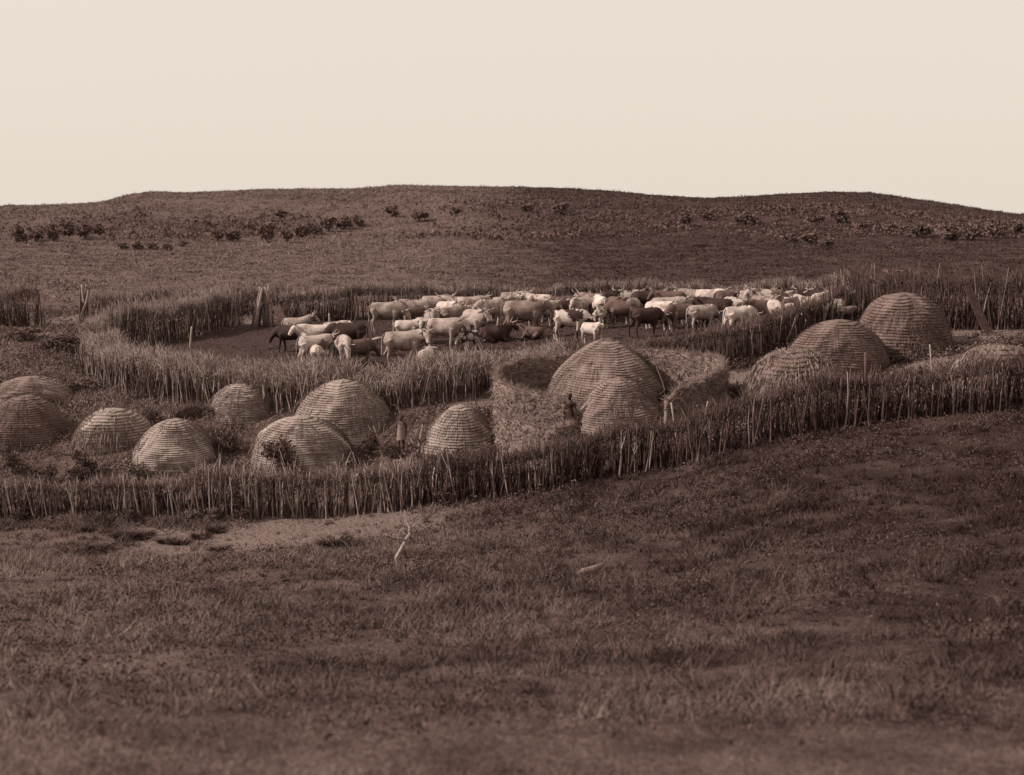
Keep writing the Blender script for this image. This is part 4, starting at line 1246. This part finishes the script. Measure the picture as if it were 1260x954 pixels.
wood('dead_branch', [
 ('trunk', [(492,703,.05,.035),(489,690,0,.035),(487.5,687,0,.04),(492,679,0,.04),(497,670,.05,.035),(500,663,.1,.03),(505,656,.15,.025)]),
 ('branch', [(499,665,.1,.025),(492,663,-.1,.022),(488,663.5,-.2,.02),(481,661,-.3,.018),(475,658.5,-.4,.012)]),
 ('branch', [(503,659,.15,.02),(504,650,.2,.018),(500,641,.3,.014),(498.5,635,.3,.012),(498,628,.35,.007)]),
 ('twig', [(504,652,.2,.012),(511,645,.3,.010),(521,638,.4,.005)]),
 ('twig', [(496,664,.0,.012),(492,654,-.1,.010),(497,648,-.1,.006)]),
], 'bleached forked dead branch standing in the grass slope', 'branch', anchor=(491, 702))

wood('fallen_log', [('log', [(709,706,0,.03),(718,704,.02,.065),(728,702,.05,.07),(738,697,.12,.045),(743,693,.2,.015)]), ('stub', [(710,712,0,.02),(710,704,0,.018),(710,700,0,.012)])],
     'pale log lying in the grass of the right-hand slope', 'log', mat=mat_noise('grey_log', [(0.3, tone(0.09)), (0.7, tone(0.15))], 9, 4), anchor=(722, 710))

wood('dead_shrub', [
 ('stem', [(470,558,0,.03),(467,545,0,.025),(464,536,.05,.02),(459,524,.1,.008)]),
 ('branch', [(466,541,0,.018),(472,532,-.1,.014),(473,522,-.1,.006)]),
 ('branch', [(464,535,0,.016),(467,527,.1,.012),(466,519,.1,.005)]),
 ('branch', [(468,548,0,.016),(477,542,-.1,.012),(483,534,-.1,.006)]),
 ('branch', [(463,533,0,.014),(456,530,.1,.010),(453,523,.1,.005)]),
], 'bare pale shrub in the shade right of the broad hut', 'shrub', mat=mat_noise('pale_twigs', [(0.3, tone(0.12)), (0.7, tone(0.22))], 9, 3), anchor=(470, 558))
wood('dead_shrub', [
 ('stem', [(424,592,0,.03),(424,580,0,.025),(426,570,.05,.02),(432,556,.1,.008)]),
 ('branch', [(425,575,0,.02),(421,566,-.1,.014),(423,558,-.1,.006)]),
 ('branch', [(426,570,0,.018),(434,566,.1,.012),(435,556,.1,.005)]),
 ('branch', [(424,584,0,.018),(416,575,-.1,.012),(411,568,-.1,.006)]),
], 'forked bare branches poking above the fence just left of its gap', 'shrub', mat=DEADWOOD, anchor=(424, 594))
wood('dry_plant', [
 ('stem', [(515,560,0,.05),(516,548,0,.05),(518,536,.05,.05),(520,522,.1,.02)]),
 ('leaf', [(515,553,0,.04),(509,546,-.1,.035),(505,541,-.1,.01)]),
 ('leaf', [(517,545,0,.04),(512,535,-.1,.03),(514,527,-.1,.01)]),
 ('leaf', [(517,548,0,.04),(523,540,.1,.03),(525,530,.1,.01)]),
], 'pale dry stalky plant left of the small centre hut', 'plant', mat=mat_noise('dry_stalk', [(0.3, tone(0.12)), (0.7, tone(0.22))], 9, 3), anchor=(515, 562))

def post(px, base, top, r, label, mat=DEADWOOD, lean=0, bow=0, name='post', group=None):
    b = at(px, base)
    t = pt(px + lean, top, b.y)
    nb = NB()
    b_ = np.array(b)
    mid = (b_ + t) / 2 + np.array((bow * b.y / F, 0, 0))
    q1 = (b_ + mid) / 2 + np.array((bow * .25 * b.y / F, 0, 0)); q2 = (mid + t) / 2 + np.array((bow * .25 * b.y / F, 0, 0))
    tube(nb, [np.array((0, 0, -.15)), q1 - b_, mid - b_, q2 - b_, t - b_], [r * 1.1, r, r * .95, r * .9, r * .75], 7)
    o = link(name, nb.mesh(name, smooth=True), mat, None, b)
    return tag(o, label, 'post', group)
post(440, 631, 583, .06, 'pale gatepost on the right side of the fence gap')
post(458, 630, 580, .055, 'straight pale post right of the gatepost')
post(536, 606, 568, .05, 'curved pale post in the front fence below the dry plant', lean=3, bow=-4)
post(427, 631, 590, .05, 'gatepost on the left side of the fence gap', mat=STAKE_DK)
post(545, 552, 524, .06, 'short dark post standing before the small centre hut', mat=BARK)
post(579, 556, 530, .05, 'second short dark post by the right side of the small centre hut', mat=BARK)
post(234, 428, 402, .045, 'lone pale stake inside the left end of the pen', lean=2)
post(435, 398, 366, .035, 'thin crooked pole leaning on the far pen wall', mat=PLANK, bow=4, lean=1)
post(406, 402, 386, .05, 'small pale stub behind the black cow', lean=-1)
post(834, 548, 496, .035, 'tall thin leaning stick standing above the dark front fence', lean=-8)
post(862, 545, 494, .03, 'tall thin stick leaning right above the dark front fence', lean=9)
post(1066, 520, 434, .05, 'stout dark post standing above the right-hand fence', mat=BARK, lean=-1)
post(1150, 440+62, 424, .022, 'pale leaning stick above the right-hand fence', lean=-6)

def bundle(px, base, top, wpx, n, label):
    b = at(px, base); s = b.y / F
    root = empty('pole_bundle', (b.x, b.y, b.z), label, 'poles', 'pole bundles at the gates')
    H = (base - top) * s * 1.05
    for k in range(n):
        f = random.uniform(-1, 1)
        nb = NB()
        x0 = f * wpx * .55 * s; x1 = f * wpx * .12 * s + random.gauss(.08, .16)
        y0 = random.uniform(-.3, .3)
        h = H * random.choice((random.uniform(.55, .8), random.uniform(.85, 1.06)))
        r0 = random.uniform(.045, .09)
        tube(nb, [(x0, y0, -.1), (x0 * .7 + x1 * .3 + random.uniform(-.05, .05), y0 * .7, h * .35), ((x0 * .3 + x1 * .7) + random.uniform(-.07, .07), y0 * .5, h * .7), (x1, y0 * .3, h)], [r0, r0 * .9, r0 * .75, r0 * .5], 6)
        link('pole', nb.mesh('pole', smooth=True), POLE if random.random() < .5 else (PLANK if random.random() < .6 else STAKE_DK), root)
bundle(104, 404, 355, 18, 14, 'upright bundle of pale poles at the left gate opening')
bundle(322, 402, 352, 25, 16, 'splayed bundle of pale poles at the far gate of the pen')

OLD_PLANK = mat_noise('dark_old_plank', [(0.3, tone(0.022)), (0.7, tone(0.06))], 5, 5, bump=.4)
def board(c0, c1, width_px, label, dist_off=0.0, lean_back=.4):
    b = at(*c0); s = b.y / F
    t = pt(c1[0], c1[1], b.y + lean_back)
    b_ = np.array(b)
    ax = t - b_; L = np.linalg.norm(ax); ax = ax / L
    sd = np.array((1, 0, 0)) - ax * ax[0]; sd = sd / np.linalg.norm(sd); nn = np.cross(ax, sd)
    w = width_px * s / 2
    bm = bmesh.new()
    bmesh.ops.create_cube(bm, size=1)
    for v in bm.verts:
        c = v.co.copy()
        v.co = Vector(tuple(sd * c.x * 2 * w * (1 - .12 * (c.z + .5)) + nn * c.y * .06 + ax * (c.z + .5) * L))
    bmesh.ops.bevel(bm, geom=list(bm.edges), offset=.012, segments=1, affect='EDGES')
    me = bpy.data.meshes.new('plank'); bm.to_mesh(me); bm.free()
    tag(link('plank', me, PLANK if c0[0] < 600 else OLD_PLANK, None, b), label, 'plank')
board((349, 400), (340, 376), 11, 'flat pale plank leaning right of the far gate poles')
board((1216, 411), (1190, 352), 11, 'long plank leaning against the tall dark fence at the right', lean_back=.5)
# flat-topped post among the cattle
b = at(467, 440)
root = empty('perch_post', (b.x, b.y, b.z), 'thin post with a flat pale cap beside the foremost grey cow', 'post')
nb = NB(); tp = pt(464, 418, b.y) - np.array(b); tube(nb, [(0, 0, -.1), tuple(tp * .5 + np.array((.04, 0, 0))), tuple(tp)], [.03, .028, .022], 6); link('pole', nb.mesh('pole', smooth=True), PLANK, root)
nb = NB(); c0 = pt(458, 418, b.y) - np.array(b); c1 = pt(472, 415.5, b.y) - np.array(b)
tube(nb, [tuple(c0), tuple((c0 + c1) / 2), tuple(c1)], [(.05, .04), (.09, .07), (.04, .035)], 8); link('cap', nb.mesh('cap', smooth=True), DEADWOOD, root)

# ------------------------------------------------------------------ grass last, so that it keeps clear of the huts
fx = np.array(FRONT_XY)
def before_fence(x, y): return y < np.interp(x, fx[:, 0], fx[:, 1]) - 0.3
def behind_fence(x, y): return y > np.interp(x, fx[:, 0], fx[:, 1]) - 0.6
grass('grass', 50000, 3, 16, .05, .17, .007, BLADE, 8, before_fence, lean=.9, seg=1, label='soft matted veld grass in the near foreground')
grass('grass', 58000, 16, 42, .05, .19, .009, BLADE, 7, before_fence, lean=.9, seg=1, label='matted veld grass on the slope below the outer fence')
grass('grass', 5600, 9, 41, .16, .42, .008, BLADE, 24, before_fence, lean=.5, cl=.6, label='taller loose grass tufts scattered over the slope')
grass('grass', 82000, 38, 70, .12, .42, .013, BLADE, 5, behind_fence, lean=.55, seg=1, label='rough grass among the huts and round the pen')
grass('grass', 60000, 62, 150, .10, .30, .014, BLADE_FAR, 4, None, lean=.6, seg=1, label='thin grass on the flat field behind the pen')
grass('grass', 50000, 150, 300, .25, .7, .009, BLADE_FAR, 4, None, lean=.6, seg=1, label='grass on the far hillside')
xl = at(315, 640).x
def fence_foot(x, y):
    e = np.interp(x, fx[:, 0], fx[:, 1]) - y
    return (x < xl) & (e > .2) & (e < .35 + 1.0 * fbm(x * .8, y * 0, 4, 2))
grass('grass', 60000, 38, 42.5, .15, .48, .008, BLADE, 7, fence_foot, lean=.5, label='tall weeds along the foot of the overgrown fence')

# scrub on the hillside that reads as one ragged mass
def hill_scrub():
    n = 9000
    x, y = wedge(n, 165, 270, .42)
    v = fbm(x * 0.05, y * 0.03, 51, 4)
    ok = rng.uniform(0, 1, n) < np.clip((v - 0.44) * 5, 0.03, 0.9)
    x, y = x[ok], y[ok]
    z = terrain(x, y)
    nb = NB()
    m = 14
    X, Y, Z = (np.repeat(a, m) for a in (x, y, z))
    s = np.repeat(rng.uniform(0.2, 0.8, len(x)) * (1.25 - .7 * sstep(225, 270, y)), m)
    k = len(X)
    o = rng.normal(0, 1, (k, 3)) * np.array((.6, .6, .28)) * s[:, None]
    P = np.stack([X, Y, Z + s * .45], -1) + o
    u = nrm(rng.normal(size=(k, 3))); w = nrm(np.cross(u, rng.normal(size=(k, 3))))
    l = (.24 * s * rng.uniform(.6, 1.4, k))[:, None]
    V = np.stack([P - u * l, P + w * l * .6, P + u * l, P - w * l * .6], 1)
    nb.add(V.reshape(-1, 3), np.arange(k * 4).reshape(k, 4))
    tag(link('scrub', nb.mesh('scrub'), SCRUB), 'low ragged scrub spread over the far hillside', 'scrub', kind='stuff')
SCRUB = mat_noise('scrub_leaf', [(0.3, tone(0.045)), (0.7, tone(0.09))], .15, 4)
hill_scrub()

# small leafy herbs mixed into the sward
def herbs(n, d0, d1, keep, thr, mat, label, big=1.0):
    x, y = wedge(n, d0, d1)
    ok = keep(x, y) & (rng.uniform(0, 1, n) < np.clip((fbm(x * .35, y * .35, 88, 3) - thr) * 5, .08, 1))
    bare, dung, _ = zones(x, y)
    ok &= (rng.uniform(0, 1, n) > bare) & (dung < .5)
    for hx, hy, hr in HUTS: ok &= np.hypot(x - hx, y - hy) > hr
    x, y = x[ok], y[ok]
    m = 11
    h = np.repeat(rng.uniform(.06, .22, len(x)) * big, m)
    X, Y = np.repeat(x, m), np.repeat(y, m)
    k = len(X)
    X = X + rng.normal(0, .6, k) * h; Y = Y + rng.normal(0, .6, k) * h
    P = np.stack([X, Y, terrain(X, Y) + rng.uniform(.1, 1, k) * h], -1)
    u = nrm(rng.normal(size=(k, 3))); w = nrm(np.cross(u, rng.normal(size=(k, 3))))
    l = (.02 * (.6 + Y / 40) * rng.uniform(.6, 1.5, k))[:, None]
    V = np.stack([P - u * l, P + w * l * .5, P + u * l, P - w * l * .5], 1)
    nb = NB(); nb.add(V.reshape(-1, 3), np.arange(k * 4).reshape(k, 4))
    tag(link('herbs', nb.mesh('herbs'), mat), label, 'herbs', kind='stuff')
HERB = mat_noise('herb_leaf', [(0.3, tone(0.025)), (0.7, tone(0.07))], 3, 4)
HERB_PALE = mat_noise('pale_herb_leaf', [(0.3, tone(0.05)), (0.7, tone(0.15))], 1.2, 4)
herbs(15000, 8, 41, before_fence, .42, HERB, 'small dark leafy herbs mixed into the slope grass')
herbs(18000, 38, 66, behind_fence, .34, HERB_PALE, 'weedy herbs growing among the huts and round the pen', 1.6)

# trampled litter on the pen floor
def litter():
    n = 14000
    x, y = wedge(n, 46, 68)
    ok = inside(RING_XY, x, y) & (rng.uniform(0, 1, n) < np.clip((fbm(x * .5, y * .5, 61, 3) - .35) * 3, .05, 1))
    x, y = x[ok], y[ok]
    k = len(x)
    a = rng.uniform(0, 6.28, k)
    nb = NB()
    strands(nb, np.stack([x, y, terrain(x, y) + .02], -1), np.stack([np.cos(a), np.sin(a), rng.uniform(.0, .5, k)], -1), rng.uniform(.08, .3, k), .02, None, seg=1, sides=3)
    tag(link('litter', nb.mesh('litter'), LITTER), 'trampled dung and straw litter on the dark pen floor', 'litter', kind='stuff')
LITTER = mat_noise('trampled_litter', [(0.35, tone(0.02)), (0.5, tone(0.05)), (0.7, tone(0.12))], 1.5, 5)
litter()
